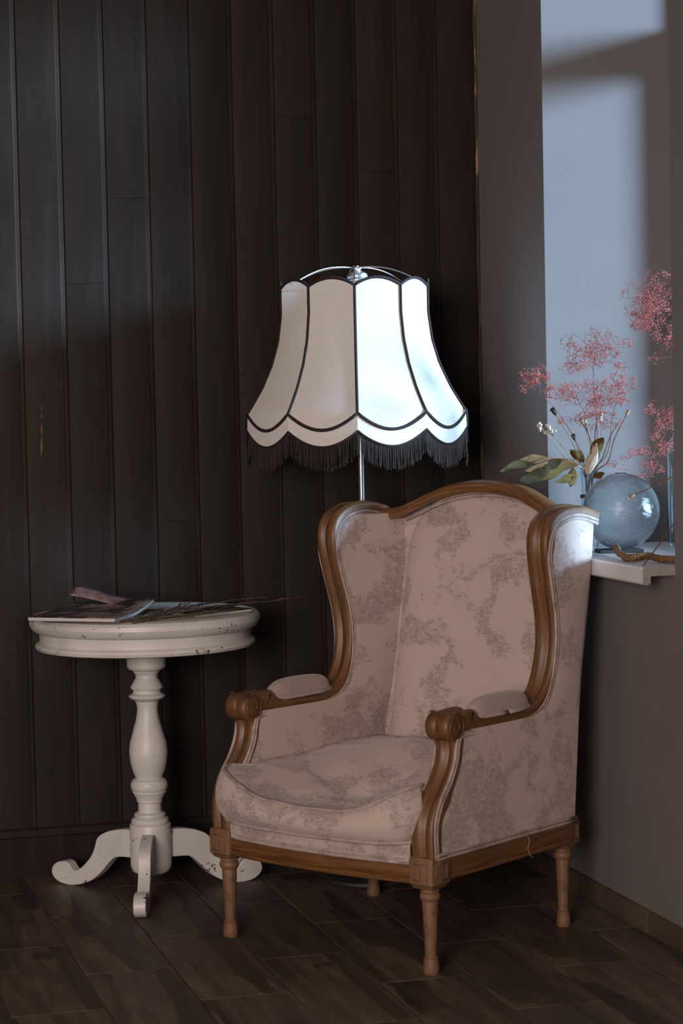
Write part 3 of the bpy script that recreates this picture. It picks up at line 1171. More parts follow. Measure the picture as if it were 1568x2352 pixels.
m_.grid(band, 30, 12)
fb = m_.build('front_band', M['toile'], ch, sharp=None, solid=.004)
for d in (0, .0085):
    m2 = MB()
    path = [(-.264 + d, bow(.264) + .002, .300 - d), (-.264 + d, bow(.264) + .001, .27), (-.264 + d, bow(.264) + .001, .2465 + d)]
    path += [(-.255 + .51 * k / 20, bow(-.255 + .51 * k / 20) + .001, .2455 + d) for k in range(1, 20)]
    path += [(.264 - d, bow(.264) + .001, .2465 + d), (.264 - d, bow(.264) + .001, .27), (.264 - d, bow(.264) + .002, .30 - d)]
    m2.tube(path, .0040, 6)
    m2.build('welt', M['welt'], fb, sharp=None)
# seat deck
m_ = MB()
m_.bar((0, .01, .270), (0, .55, .270), .545, .05, (0, 0, 1), .01)
m_.build('seat_deck', M['toile_plain'], ch)

# seat cushion: soft, sagging in the middle
CX0, CX1, CY0, CY1 = -.297, .281, -.048, .53


def cush_plan(a):
    """rounded outline point for angle parameter"""
    ca, sa = math.cos(a), math.sin(a)
    e = .28
    x_ = abs(ca) ** e * (1 if ca >= 0 else -1)
    y_ = abs(sa) ** e * (1 if sa >= 0 else -1)
    return x_, y_


def cush_xy(px, py):
    hx = (CX1 - CX0) / 2
    x_ = (CX0 + CX1) / 2 + px * hx
    y_ = (CY0 + CY1) / 2 + py * (CY1 - CY0) / 2
    front = max(0, -py)
    y_ -= .014 * front * (1 - px * px)
    # behind the posts it narrows to the inner panels
    k = max(0, min(1, (y_ - .0) / .06))
    lim = .272 - .012 * k
    if px < 0:
        x_ = max(x_, -(.305 * (1 - k) + lim * k))
    else:
        x_ = min(x_, .281 * (1 - k) + lim * k)
    return x_, y_


def top_z(x_, y_):
    z = .416
    z -= .062 * math.exp(-((x_ - .01) / .235) ** 4) * math.exp(-((y_ + .05) / .20) ** 2)
    z -= .022 * math.exp(-((x_ - .02) / .2) ** 2 - ((y_ - .12) / .14) ** 2)
    z += .044 * math.exp(-((x_ - .00) / .13) ** 2 - ((y_ - .33) / .13) ** 2)
    z += .012 * math.exp(-((x_ - .27) / .08) ** 2 - ((y_ - .05) / .2) ** 2)
    # pulled folds
    for fx_, fy, ang, ln, dp, wd in ((.02, .11, 32, .14, .022, .022), (.17, .16, 64, .12, .020, .018), (-.14, .18, -24, .13, .022, .028), (.10, .03, 10, .12, .010, .02)):
        ca, sa = math.cos(R(ang)), math.sin(R(ang))
        s_ = (x_ - fx_) * ca + (y_ - fy) * sa
        d_ = -(x_ - fx_) * sa + (y_ - fy) * ca
        z -= dp * math.exp(-(d_ / wd) ** 2 - (s_ / ln) ** 2)
    z += .003 * mnoise.noise(Vector((x_ * 14, y_ * 14, 3)))
    return z


NA = 160
m_ = MB()
rings_ = []
cen = Vector(((CX0 + CX1) / 2, (CY0 + CY1) / 2))


def ring_at(scale, kind, t):
    out = []
    for i in range(NA):
        a = 2 * math.pi * i / NA
        px, py = cush_plan(a)
        if kind == 'top':
            x_, y_ = cush_xy(px * scale, py * scale)
            ez = top_z(x_, y_)
            out.append((x_, y_, ez))
        elif kind == 'side':
            x_, y_ = cush_xy(px, py)
            zt = top_z(x_, y_)
            zb = .292 - .003 * math.cos(px * 2)
            bul = .024 * math.sin(math.pi * t) ** .7
            n_ = Vector((px, py)).normalized()
            if y_ > .02:
                bul *= .15
            out.append((x_ + n_.x * bul, y_ + n_.y * bul, zt + (zb - zt) * t))
        else:
            x_, y_ = cush_xy(px * scale, py * scale)
            out.append((x_, y_, .289))
    return out


for s_ in [.02 + .965 * k / 34 for k in range(35)]:
    rings_.append(ring_at(s_, 'top', 0))
for t in (0, .08, .18, .3, .42, .54, .66, .78, .88, .95, 1.0):
    rings_.append(ring_at(1, 'side', t))
for s_ in (.95, .6, .2):
    rings_.append(ring_at(s_, 'bot', 0))
m_.rings(rings_)
cu = m_.build('seat_cushion', M['toile'], ch, sharp=None)
for t in (0.0, 1.0):
    m2 = MB()
    rg = ring_at(1, 'side', t)
    path = [Vector(p) + Vector((0, -.001, .001 if t == 0 else -.001)) for p in rg]
    m2.tube(path + [path[0]], .0040, 6)
    m2.build('welt', M['welt'], cu, sharp=None)


# inside back
def arch(x_):
    a = abs(x_)
    return interp(a, [0, .06, .13, .19, .235, .27, .30], [1.062, 1.057, 1.043, 1.018, .990, .976, .965])


arch_s = [p for p in crom([(-.296, .990), (-.268, .990), (-.24, .996), (-.19, 1.018), (-.13, 1.043), (-.06, 1.058), (0, 1.062), (.06, 1.058), (.13, 1.043), (.19, 1.018), (.24, .996), (.268, .990), (.296, .990)], 5)]
ax_, az_ = [p.x for p in arch_s], [p.y for p in arch_s]


def inback(u, v):
    q = 2 * u - 1
    v = 1 - (1 - v) ** 1.15
    zc_ = .33 + (1.0 - .33) * v
    w = interp(zc_, [.33, .6, .9, 1.0], [.252, .255, .253, .247])
    x_ = q * w
    zt = interp(x_, ax_, az_) - .026
    z = .33 + (zt - .33) * v
    edge = 1 - abs(q) ** 6
    y_ = y_in(z) + .012 - .046 * edge * (.45 + .55 * math.sin(math.pi * min(1, .12 + .82 * v)))
    y_ += .010 * max(0, (v - .9) / .1) + bowb(x_, z) + .030 * abs(q) ** 20
    return (x_, y_, z)


m_ = MB()
m_.grid(inback, 40, 40)
ib = m_.build('inside_back', M['toile'], ch, sharp=None)
for d in (0.0, .0085):
    m2 = MB()
    path = []
    for k in range(41):
        x_ = -.232 + .464 * k / 40
        zt = interp(x_, ax_, az_) - .030 - d
        path.append((x_, y_in(zt) - .0155 + bowb(x_, zt), zt))
    m2.tube(path, .0042, 6)
    m2.build('welt', M['welt'], ib, sharp=None)
# crest rail
m_ = MB()
SEC_C = [(-.024, -.029), (.022, -.029), (.022, -.006), (.017, .0), (.0, .001), (-.010, -.001), (-.014, -.005), (-.018, -.007), (-.0225, -.005), (-.0245, -.009), (-.0245, -.026)]
path = [Vector((p.x, y_rear(p.y) - .020 + bowb(p.x, p.y), p.y)) for p in arch_s]
m_.sweep(path, [(-b_, q) for b_, q in SEC_C], (0, -1, 0))
m_.build('crest_rail', M['oak'], ch, sharp=45)
# outside back
m_ = MB()


def outback(u, v):
    q = 2 * u - 1
    zt = interp(q * .31, ax_, az_) - .01
    z = .256 + (zt - .256) * v
    x_ = q * (xc(z) + .0155)
    return (x_, y_rear(z) + .001 + bowb(x_, z), z)


m_.grid(outback, 24, 24)
m_.build('outside_back', M['toile'], ch, sharp=None)
# loose thread at the side rail
m_ = MB()
m_.tube(crom([(.329, .352, .258), (.331, .356, .240), (.3305, .350, .225), (.331, .360, .206), (.330, .372, .200)], 4), .0007, 4)
m_.build('loose_thread', M['thread'], ch, sharp=None)

# ------------------------------------------------------------------ pedestal table
TX, TY = 1.013, 5.644
tb = empty('pedestal_table', (TX, TY, 0))
tag(tb, 'round cream painted pedestal table with chipped scroll feet beside the armchair', 'table')
TZ = .7335
m_ = MB()
m_.lathe([(.001, TZ - .03), (.262, TZ - .03), (.272, TZ - .044), (.282, TZ - .042), (.292, TZ - .034), (.297, TZ - .022), (.2955, TZ - .011), (.290, TZ - .004), (.281, TZ - .001), (.274, TZ), (.15, TZ), (.001, TZ)], 96)
m_.build('tabletop', M['chip'], tb, sharp=30)
m_ = MB()
m_.lathe([(.255, TZ - .088), (.272, TZ - .090), (.280, TZ - .087), (.2835, TZ - .080), (.281, TZ - .074), (.274, TZ - .071), (.2715, TZ - .068), (.2715, TZ - .046), (.273, TZ - .040), (.262, TZ - .028), (.255, TZ - .03)], 96)
m_.f = [f for f in m_.f if len(f) == 4]
m_.uv = m_.uv[:len(m_.f)]
m_.build('apron', M['chip'], tb, sharp=28)
pp = [(.001, .690), (.06, .690), (.06, .650), (.052, .645), (.0505, .615), (.0502, .592), (.046, .586), (.0365, .582), (.034, .578), (.029, .570), (.029, .562), (.035, .553), (.038, .546), (.0405, .543), (.0425, .539), (.041, .535), (.036, .531), (.036, .525), (.0385, .522), (.045, .519), (.0475, .515), (.045, .511), (.036, .506), (.0305, .502), (.027, .488), (.0268, .477), (.0305, .455), (.036, .435), (.0425, .412), (.0475, .395), (.050, .375), (.0500, .365), (.047, .340), (.041, .318), (.0352, .304), (.036, .302), (.044, .297), (.0483, .288), (.0487, .281), (.046, .272), (.0435, .269), (.0445, .266), (.0405, .260), (.0345, .248), (.0335, .244), (.0335, .241), (.0305, .238), (.0303, .222), (.0310, .214), (.0355, .2125), (.0405, .209), (.0412, .2055), (.0385, .2025), (.0385, .2005), (.0455, .1985), (.0492, .193), (.0492, .188), (.0468, .1860), (.0468, .1845), (.0525, .183), (.0535, .180), (.0535, .076), (.0520, .0735), (.0525, .071), (.048, .060), (.036, .0525), (.001, .0515)]
m_ = MB()
m_.lathe(pp, 64)
m_.build('pedestal', M['chip'], tb, sharp=24)
LEGO = [(.045, .163), (.077, .163), (.118, .156), (.146, .145), (.163, .131), (.172, .106), (.184, .083), (.207, .058), (.229, .0425), (.243, .040), (.2505, .047), (.258, .0575), (.272, .062), (.295, .058), (.311, .046), (.3155, .030), (.307, .0145), (.285, .003), (.25, .0), (.212, .0075), (.181, .021), (.153, .043), (.130, .067), (.111, .084), (.098, .0885), (.078, .0905), (.045, .0905)]


def table_leg(ang):
    P = crom(LEGO, 3)
    # drop near duplicates
    m_ = MB()
    hw = .0155
    ca, sa = math.cos(R(ang)), math.sin(R(ang))
    cenx = sum(p.x for p in P) / len(P)
    rings_ = []
    for off, ins in ((-hw, .0016), (-hw + .0016, 0), (hw - .0016, 0), (hw, .0016)):
        ring = []
        for k, p in enumerate(P):
            t = (P[(k + 1) % len(P)] - P[k - 1])
            t = t.normalized() if t.length > 1e-6 else Vector((1, 0))
            q = p + Vector((t.y, -t.x)) * ins
            ring.append((q.x * ca - off * sa, q.x * sa + off * ca, max(q.y, 0)))
        rings_.append(ring)
    m_.rings(rings_)
    return m_.build('leg', M['chip'], tb, sharp=40)


for a in (134, 254, 14):
    table_leg(a)

# ------------------------------------------------------------------ floor lamp
LX, LY = 1.588, 5.60
lp = empty('floor_lamp', (LX, LY, 0))
tag(lp, 'floor lamp with scalloped cream panelled shade and dark fringe behind the armchair', 'lamp')
m_ = MB()
m_.lathe([(.001, 0), (.108, 0), (.112, .004), (.110, .012), (.085, .017), (.03, .021), (.014, .028), (.001, .029)], 48)
m_.build('base', M['lampbase'], lp, sharp=40)
m_ = MB()
m_.lathe([(.001, .02), (.0088, .02), (.0088, 1.50), (.001, 1.50)], 24)
m_.build('pole', M['chrome'], lp, sharp=40)
m_ = MB()
m_.lathe([(.001, 1.36), (.019, 1.36), (.021, 1.365), (.021, 1.43), (.017, 1.44), (.001, 1.441)], 32)
m_.build('lamp_holder', M['socket'], lp, sharp=40)
m_ = MB()
m_.lathe([(.001, 1.43), (.016, 1.435), (.022, 1.45), (.030, 1.475), (.031, 1.495), (.024, 1.515), (.010, 1.523), (.001, 1.524)], 32)
m_.build('bulb', M['bulb'], lp, sharp=None)
m_ = MB()
m_.lathe([(.001, 1.562), (.022, 1.562), (.025, 1.566), (.027, 1.572), (.026, 1.576), (.0275, 1.578), (.0275, 1.582), (.026, 1.584), (.0275, 1.587), (.0275, 1.591), (.025, 1.597), (.013, 1.603), (.009, 1.606), (.009, 1.609), (.013, 1.610), (.013, 1.612), (.004, 1.613), (.004, 1.617), (.001, 1.618)], 40)
m_.build('gallery_cap', M['satin'], lp, sharp=40)
NP = 10
PH = R(-105.3)
ZT, ZB, ZV = 1.558, 1.236, 1.192


def shade_r(z):
    return interp(z, [1.05, 1.15, 1.236, 1.262, 1.30, 1.36, 1.42, 1.49, 1.568, 1.60], [.2945, .295, .2945, .277, .254, .226, .208, .1985, .1985, .1985])


def spt(i, s, z, extra=0.0):
    a0, a1 = PH + 2 * math.pi * i / NP, PH + 2 * math.pi * (i + 1) / NP
    r_ = shade_r(z) + extra
    x_ = r_ * (math.cos(a0) * (1 - s) + math.cos(a1) * s)
    y_ = r_ * (math.sin(a0) * (1 - s) + math.sin(a1) * s)
    # panels are pulled slightly inward below, cheeks bow gently outward at the hem
    k = 1 + .018 * math.sin(math.pi * s)
    return Vector((x_ * k, y_ * k, z))


sh_root = MB()
# wire skeleton ring that carries the cloth is the shade's own mesh
for zz, nn in ((ZT - .004, 60), (ZB, 60)):
    ring = [spt(k // 6, (k % 6) / 6, zz, -.012) for k in range(60)]
    if zz == ZB:
        ring2 = ring
        continue
    sh_root.tube(ring + [ring[0]], .0016, 5)
shade = sh_root.build('lampshade', M['chrome'], lp, sharp=None)
shade.location.x = -.010


_hr = MB()
_hr.tube(ring2 + [ring2[0]], .0016, 5)
_hr.build('hem_ring', M['chrome'], shade, sharp=None)


def ztop(s):
    return ZT + .0200 * math.sin(math.pi * s) ** .85


def zbot(s):
    return ZB - .042 * math.sin(math.pi * s) ** .9


def zval(s):
    return ZV - .040 * math.sin(math.pi * s) ** .9


for i in range(NP):
    m_ = MB()

    def panel(u, v, i=i):
        z = zbot(u) + (ztop(u) - zbot(u)) * v
        return spt(i, u, z)
    m_.grid(panel, 12, 30)
    m_.build('shade_panel', M['shade'], shade, sharp=None, recalc=False)
    m_ = MB()

    def val(u, v, i=i):
        z = zval(u) + (zbot(u) + .006 - zval(u)) * v
        p = spt(i, u, min(z, ZB))
        return Vector((p.x * 1.004, p.y * 1.004, z))
    m_.grid(val, 12, 4)
    m_.build('valance', M['shade'], shade, sharp=None, recalc=False)
    # braid on the rib
    m_ = MB()
    path = []
    for k in range(25):
        z = ZB + (ZT - ZB) * k / 24
        p = spt(i, 0, z, .001)
        path.append(p)
    m_.tube(path, .0038, 6)
    m_.build('rib_braid', M['trim'], shade, sharp=None)
for nm, fz, rr, ex_ in (('top_braid', ztop, .0042, .0), ('hem_braid', zbot, .0045, .002), ('fringe_braid', zval, .0026, .002)):
    m_ = MB()
    path = []
    for i in range(NP):
        for k in range(14):
            s = k / 14
            z = fz(s)
            p = spt(i, s, z, ex_)
            path.append(p)
    m_.tube(path + [path[0]], rr, 6)
    m_.build(nm, M['trim'], shade, sharp=None)
# fringe threads
m_ = MB()
for i in range(NP):
    n_ = 96
    for k in range(n_):
        s = (k + random.random() * .8) / n_
        z0 = zval(s)
        p0 = spt(i, s, z0)
        L = .058 + random.uniform(-.006, .006)
        j = Vector((random.uniform(-.003, .003), random.uniform(-.003, .003), 0))
        m_.tube([p0, p0 + j * .4 - Vector((0, 0, L * .5)), p0 + j - Vector((0, 0, L))], .0011, 3, False)
fr_ = m_.build('fringe', M['fringe'], shade, sharp=None, recalc=False)
fr_['kind'] = 'stuff'
# arched chrome spider
for a in (200, 255, 320, 25, 80, 140):
    ca, sa = math.cos(R(a)), math.sin(R(a))
    m_ = MB()
    path = []
    for k in range(13):
        t = k / 12
        r_ = .006 + .184 * t
        z = 1.6125 + .004 * math.sin(math.pi * t) - .045 * t ** 2.2
        path.append((r_ * ca, r_ * sa, z))
    m_.tube(path, .0020, 7)
    m_.build('spider_arm', M['satin'], shade, sharp=None)

# ------------------------------------------------------------------ things on the table


def magazine(name, corner, d1, w, d2, l, th, cover, label, curl=0.0, z0=TZ):
    o = empty(name, (corner[0], corner[1], z0))
    tag(o, label, 'magazine', 'magazines on the round table')
    a = Vector((*d1, 0)).normalized()
    b_ = Vector((*d2, 0)).normalized()

    def lift(u, v):
        return curl * max(0, v - .35) ** 1.5 * (0.4 + .6 * u)

    def P(u, v, z):
        q = a * (u * w) + b_ * (v * l)
        q.z = z + lift(u, v)
        return q
    m_ = MB()
    m_.grid(lambda u, v: P(u, v, 0.0008), 10, 12)
    m_.grid(lambda u, v: P(u, v, th), 10, 12)
    for e in ((lambda s, t: P(s, 0, .0008 + (th - .0008) * t)), (lambda s, t: P(s, 1, .0008 + (th - .0008) * t)), (lambda s, t: P(0, s, .0008 + (th - .0008) * t)), (lambda s, t: P(1, s, .0008 + (th - .0008) * t))):
        m_.grid(e, 12 if e(1, 0) != e(0, 0) else 10, 1)
    m_.build('pages', M['pages'], o, sharp=30)
    m_ = MB()
    m_.grid(lambda u, v: P(-.01 + 1.02 * u, -.008 + 1.016 * v, th + .0008), 10, 12)
    m_.build('cover', M[cover], o, sharp=None, solid=.0007)
    m_ = MB()
    m_.grid(lambda u, v: P(-.01 + 1.02 * u, -.008 + 1.016 * v, .0004), 10, 12)
    m_.build('back_cover', M[cover], o, sharp=None, solid=.0007)
    return o


magazine('magazine', (.735, 5.497), (.84, -.54), .205, (.54, .84), .27, .005, 'cover', 'lower pale-edged magazine lying under the curled picture magazine', 0.0)
mg = magazine('magazine', (.690, 5.470), (.82, -.57), .235, (.50, .86), .285, .0085, 'cover', 'glossy picture magazine with a curled page on the cream table', .042, TZ + .0068)
# a page turned up along the spine side
m_ = MB()
A = Vector((.82, -.57, 0)).normalized()
B_ = Vector((.50, .86, 0)).normalized()


def page(u, v):
    t = u
    base = A * (.02 + .20 * t) + B_ * (.280 + .02 * math.sin(2.4 * t) - .055 * v)
    z = .020 + .014 * t + .044 * (1 - t) ** 2.0 + .004 * math.sin(6 * t) - .020 * v * (1 - .4 * t)
    return (base.x, base.y, z)


m_.grid(page, 24, 4)
m_.build('curled_page', M['page_pink'], mg, sharp=None, solid=.0006)
magazine('magazine', (1.105, 5.42), (.865, .50), .185, (-.42, .90), .13, .007, 'cover_dark', 'dark magazine under bare twigs at the table edge by the chair', 0.004)

# bare twigs


def twig(name, pts, label, seed, n_side, z0):
    rnd = random.Random(seed)
    o = empty(name, (pts[0][0], pts[0][1], z0))
    tag(o, label, 'twig', 'bare twigs on the round table')
    base = Vector((pts[0][0], pts[0][1], z0))
    P = [Vector(p) for p in crom(pts, 6)]
    m_ = MB()
    m_.tube([p - base for p in P], lambda t: .0030 * (1 - t) + .0010, 5)
    m_.build('stem', M['twig'], o, sharp=None)
    m_ = MB()
    for k in range(n_side):
        i = rnd.randrange(3, len(P) - 2)
        p = P[i]
        t = (P[i + 1] - P[i - 1]).normalized()
        side = Vector((-t.y, t.x, 0)) * rnd.choice((-1, 1))
        L = rnd.uniform(.04, .13)
        q = [p - base]
        d = (t * 1.0 + side * rnd.uniform(.25, .7)).normalized()
        for s in range(1, 6):
            pt = p + d * (L * s / 5) + Vector((rnd.uniform(-.004, .004), rnd.uniform(-.004, .004), rnd.uniform(-.001, .004) + .004 * s / 5))
            pt.z = max(pt.z, z0 + .0012)
            q.append(pt - base)
        m_.tube(q, lambda t: .0014 * (1 - t) + .0006, 4)
    m_.build('side_shoots', M['twig'], o, sharp=None)
    return o


zt_ = TZ + .003
twig('bare_twig', [(.905, 5.385, zt_), (1.0, 5.425, zt_ + .006), (1.1, 5.46, zt_ + .014), (1.25, 5.51, zt_ + .018), (1.40, 5.56, zt_ + .022)], 'longest bare twig reaching past the table edge toward the chair', 3, 22, TZ)
twig('bare_twig', [(.93, 5.362, zt_), (1.02, 5.395, zt_ + .004), (1.09, 5.415, zt_ + .006), (1.15, 5.418, zt_ + .010)], 'short bare twig nearest the front rim of the cream table', 5, 14, TZ)
twig('bare_twig', [(.95, 5.42, zt_), (1.05, 5.50, zt_ + .010), (1.14, 5.58, zt_ + .014), (1.26, 5.66, zt_ + .016)], 'bare forked twig lying toward the back of the cream table', 8, 16, TZ)

# ------------------------------------------------------------------ window board still life
# crackled glass ball vase
bc = at(1426, 1188, 5.13)
BR_ = .0955
COAST = SZ + .008
ball = empty('round_vase', (bc.x, bc.y, COAST))
tag(ball, 'large round crackled clear glass vase on the window board', 'vase')
m_ = MB()
zc_ = BR_ * .975
outer = []
for k in range(2, 41):
    a = math.pi * k / 42
    outer.append((BR_ * math.sin(a), zc_ - BR_ * math.cos(a)))
prof = [(.0005, outer[0][1])] + outer + [(.014, 2 * zc_ - .003), (.0145, 2 * zc_ + .002), (.0125, 2 * zc_ + .002)]
inner = [(r_ * .955, zc_ + (z - zc_) * .955) for r_, z in reversed(outer)]
prof += inner + [(.0005, inner[-1][1])]
m_.lathe(prof, 64)
for i, (a, b_, c) in enumerate(m_.v):
    n_ = 1 + .008 * mnoise.noise(Vector((a * 22, b_ * 22, c * 22)))
    m_.v[i] = (a * n_, b_ * n_, max(c, .0008))
m_.build('vase_body', M['ballglass'], ball, sharp=None)
# coaster
m_ = MB()
m_.bar((-.058, -.012, .004), (.05, -.012, .004), .088, .0078, (0, 0, 1), .001)
o = m_.build('slate_coaster', M['slate'], None, sharp=30)
o.location = (bc.x - .005, bc.y, SZ)
o.rotation_euler = (0, 0, R(-12))
tag(o, 'flat dark slate coaster under the round glass vase', 'coaster')

# slim flower vase behind the ball
v2 = at(1353, 1130, 5.33)
fv = empty('flower_vase', (v2.x, v2.y, SZ))
tag(fv, 'slim glass cylinder vase with dark leather band holding the dried bouquet', 'vase')
m_ = MB()
VH = .196
m_.lathe([(.0005, 0), (.019, 0), (.0212, .003), (.0212, .13), (.0205, .15), (.0215, .18), (.0235, VH), (.0215, VH), (.0195, .18), (.0185, .15), (.0190, .13), (.0190, .010), (.0005, .009)], 40)
m_.build('vase_body', M['clearglass'], fv, sharp=40)
zb_ = at(1350, 1140, v2.y).z - SZ
m_ = MB()
m_.lathe([(.0216, zb_ - .004), (.0236, zb_ - .004), (.0236, zb_ + .004), (.0216, zb_ + .004)], 40)
m_.f = [f for f in m_.f if len(f) == 4]
m_.uv = m_.uv[:len(m_.f)]
n0 = len(m_.v)
m_.build('leather_band', M['leather'], fv, sharp=30, solid=.0004)
VB = Vector((v2.x, v2.y, SZ + .014))


def mouth(i):
    a = i * 2.4
    return Vector((v2.x + .010 * math.cos(a), v2.y + .010 * math.sin(a), SZ + VH - .02)), Vector((v2.x - .006 * math.cos(a), v2.y - .006 * math.sin(a), SZ + .014))


# bottle at the near jamb
bt = at_z(1559, 1254, SZ)
bo = empty('glass_bottle', (bt.x, bt.y, SZ))
tag(bo, 'tall clear glass bottle half hidden by the window edge', 'bottle')
m_ = MB()
zt2 = at(1545, 1010, bt.y).z - SZ
pr = [(.0005, 0), (.024, 0), (.0275, .004), (.0275, zt2 - .035), (.0255, zt2 - .016), (.020, zt2 - .004), (.0145, zt2 + .004), (.0125, zt2 + .012), (.0125, zt2 + .040), (.0145, zt2 + .042), (.0145, zt2 + .048), (.0100, zt2 + .048), (.0100, zt2 + .010), (.017, zt2 - .006), (.0235, zt2 - .018), (.0250, zt2 - .035), (.0250, .010), (.0005, .009)]
m_.lathe(pr, 44)
m_.build('bottle_body', M['clearglass'], bo, sharp=45)
BTM = Vector((bt.x, bt.y, SZ + zt2 + .03))
BTB = Vector((bt.x, bt.y, SZ + .016))


def gyps(name, label, base_pts, clouds, seed, group, dens=1.0):
    """dyed gypsophila: a stem tree whose tips fill the given ellipsoids"""
    rnd = random.Random(seed)
    org = Vector(base_pts[0])
    o = empty(name, org)
    tag(o, label, 'dried flower', group)
    stem = MB()
    P = [Vector(p) for p in crom(base_pts, 6)]
    stem.tube([p - org for p in P], lambda t: .0014 - .0006 * t, 5)
    nodes = [(p, 0) for p in P[len(P) // 2:]]
    tips = []
    for c, rx, ry, rz, n_ in clouds:
        subs = [Vector((rnd.gauss(0, .48), rnd.gauss(0, .5), rnd.gauss(0, .48))) for _ in range(max(4, n_ // 11))]
        for k in range(int(n_ * 1.9)):
            sc_ = rnd.choice(subs)
            q = sc_ + Vector((rnd.gauss(0, .15), rnd.gauss(0, .15), rnd.gauss(0, .15)))
            if q.length > 1.25:
                q *= 1.25 / q.length
            tips.append(Vector(c) + Vector((q.x * rx, q.y * ry, q.z * rz)))
    root = P[-1]
    tips.sort(key=lambda p: (p - root).length)
    for p in tips:
        best, bd = None, 9
        for (q, d) in nodes:
            L = (q - p).length + .004 * d
            if L < bd:
                best, bd = (q, d), L
        q = best[0]
        mid = (p + q) / 2 + Vector((rnd.uniform(-1, 1), rnd.uniform(-1, 1), rnd.uniform(-1, 1))) * .14 * (p - q).length
        r_ = .0005 if best[1] < 2 else .0003
        stem.tube([q - org, mid - org, p - org], lambda t: r_, 3, False)
        nodes.append((mid, best[1] + 1))
        nodes.append((p, best[1] + 1))
    stem.build('stem', M['pinkstem'], o, sharp=None, recalc=False)
    fl = MB()
    for p in tips:
        for k in range(rnd.choice((1, 2, 2))):
            c = p + Vector((rnd.uniform(-1, 1), rnd.uniform(-1, 1), rnd.uniform(-1, 1))) * .004 - org
            s = rnd.uniform(.0008, .0019)
            b_ = len(fl.v)
            ax3 = Matrix.Rotation(rnd.uniform(0, 3), 3, Vector((rnd.uniform(-1, 1), rnd.uniform(-1, 1), 1)))
            for d in ((1, 0, 0), (-1, 0, 0), (0, 1, 0), (0, -1, 0), (0, 0, 1), (0, 0, -1)):
                fl.v.append(tuple(c + ax3 @ Vector(d) * s))
            for f in ((0, 2, 4), (2, 1, 4), (1, 3, 4), (3, 0, 4), (2, 0, 5), (1, 2, 5), (3, 1, 5), (0, 3, 5)):
                fl.face([b_ + i for i in f])
    bl = fl.build('blossoms', M['pink'], o, sharp=None, recalc=False)
    bl['kind'] = 'stuff'
    return o


def cl(px, py, Y, rxp, rzp, n_, ry=.045):
    k = .00108
    return (at(px, py, Y), rxp * k, ry, rzp * k, n_)


GG = 'pink dyed baby\'s breath sprays on the window board'
m0, b0 = mouth(0)
gyps('pink_flower_spray', 'upper middle pink spray in front of the blue lit niche side', [b0, m0, at(1372, 1020, 5.28), at(1364, 900, 5.24), at(1362, 850, 5.22)],
     [cl(1360, 805, 5.21, 78, 50, 300), cl(1330, 840, 5.2, 62, 34, 110), cl(1420, 830, 5.2, 34, 38, 80)], 11, GG)
m0, b0 = mouth(1)
gyps('pink_flower_spray', 'lower broad pink spray just above the pale seed heads', [b0, m0, at(1356, 1030, 5.27), at(1345, 975, 5.24), at(1340, 940, 5.22)],
     [cl(1335, 905, 5.2, 88, 45, 330), cl(1300, 890, 5.18, 40, 32, 90), cl(1350, 955, 5.2, 60, 35, 90)], 12, GG)
m0, b0 = mouth(2)
gyps('pink_flower_spray', 'small pink spray reaching left over the grey wall edge', [b0, m0, at(1320, 1010, 5.24), at(1280, 945, 5.18), at(1240, 905, 5.14)],
     [cl(1226, 868, 5.13, 30, 34, 170, .03), cl(1262, 900, 5.15, 20, 20, 30, .03)], 13, GG)
m0, b0 = mouth(3)
gyps('pink_flower_spray', 'pink spray at the right of the bouquet above the round vase', [b0, m0, at(1395, 1040, 5.27), at(1405, 960, 5.24), at(1415, 925, 5.22)],
     [cl(1420, 890, 5.21, 36, 38, 190), cl(1385, 920, 5.2, 34, 30, 70), cl(1400, 985, 5.22, 45, 40, 40)], 14, GG)
gyps('pink_flower_spray', 'tallest dense pink spray against the dark end of the niche', [BTB, BTM, at(1560, 900, 5.16), at(1540, 780, 5.14), at(1520, 730, 5.13)],
     [cl(1500, 690, 5.12, 62, 55, 520), cl(1470, 735, 5.12, 42, 22, 120), cl(1515, 745, 5.12, 40, 28, 130), cl(1535, 800, 5.12, 50, 40, 70)], 15, GG)
gyps('pink_flower_spray', 'middle right pink spray beside the bottle', [BTB, BTM, at(1556, 985, 5.15), at(1546, 970, 5.14), at(1536, 965, 5.13)],
     [cl(1528, 965, 5.12, 42, 42, 190), cl(1490, 940, 5.12, 18, 14, 24), cl(1520, 1020, 5.12, 40, 34, 110)], 16, GG)
gyps('pink_flower_spray', 'drooping sparse pink spray hanging over the top of the round vase', [BTB, BTM, at(1548, 1000, 5.12), at(1510, 1040, 5.08), at(1490, 1055, 5.06)],
     [cl(1490, 1050, 5.06, 56, 28, 100), cl(1440, 1060, 5.07, 50, 26, 34), cl(1480, 1085, 5.05, 70, 14, 24)], 17, GG)


def stem_flower(name, label, cat, pts, head, mat_head, mat_stem='straw', r_=.0013, group=None):
    org = Vector(pts[0])
    o = empty(name, org)
    tag(o, label, cat, group)
    P = [Vector(p) for p in crom(pts, 6)]
    m_ = MB()
    m_.tube([p - org for p in P], lambda t: r_ * (1.1 - .3 * t), 6)
    m_.build('stem', M[mat_stem], o, sharp=None)
    tip = P[-1] - org
    d = (P[-1] - P[-4]).normalized()
    q = d.to_track_quat('Z', 'Y').to_matrix()
    if head:
        m_ = MB()
        m_.lathe(head, 14)
        m_.v = [tuple(tip + q @ Vector(v)) for v in m_.v]
        hd = m_.build('seed_head', M[mat_head], o, sharp=50)
    return o, tip, q


POPPY = [(.0005, -.003), (.002, -.002), (.0045, .003), (.0058, .009), (.0050, .014), (.0042, .016), (.0075, .018), (.0068, .0195), (.002, .019), (.0005, .0195)]


def big(p, k):
    return [(a * k, b_ * k) for a, b_ in p]


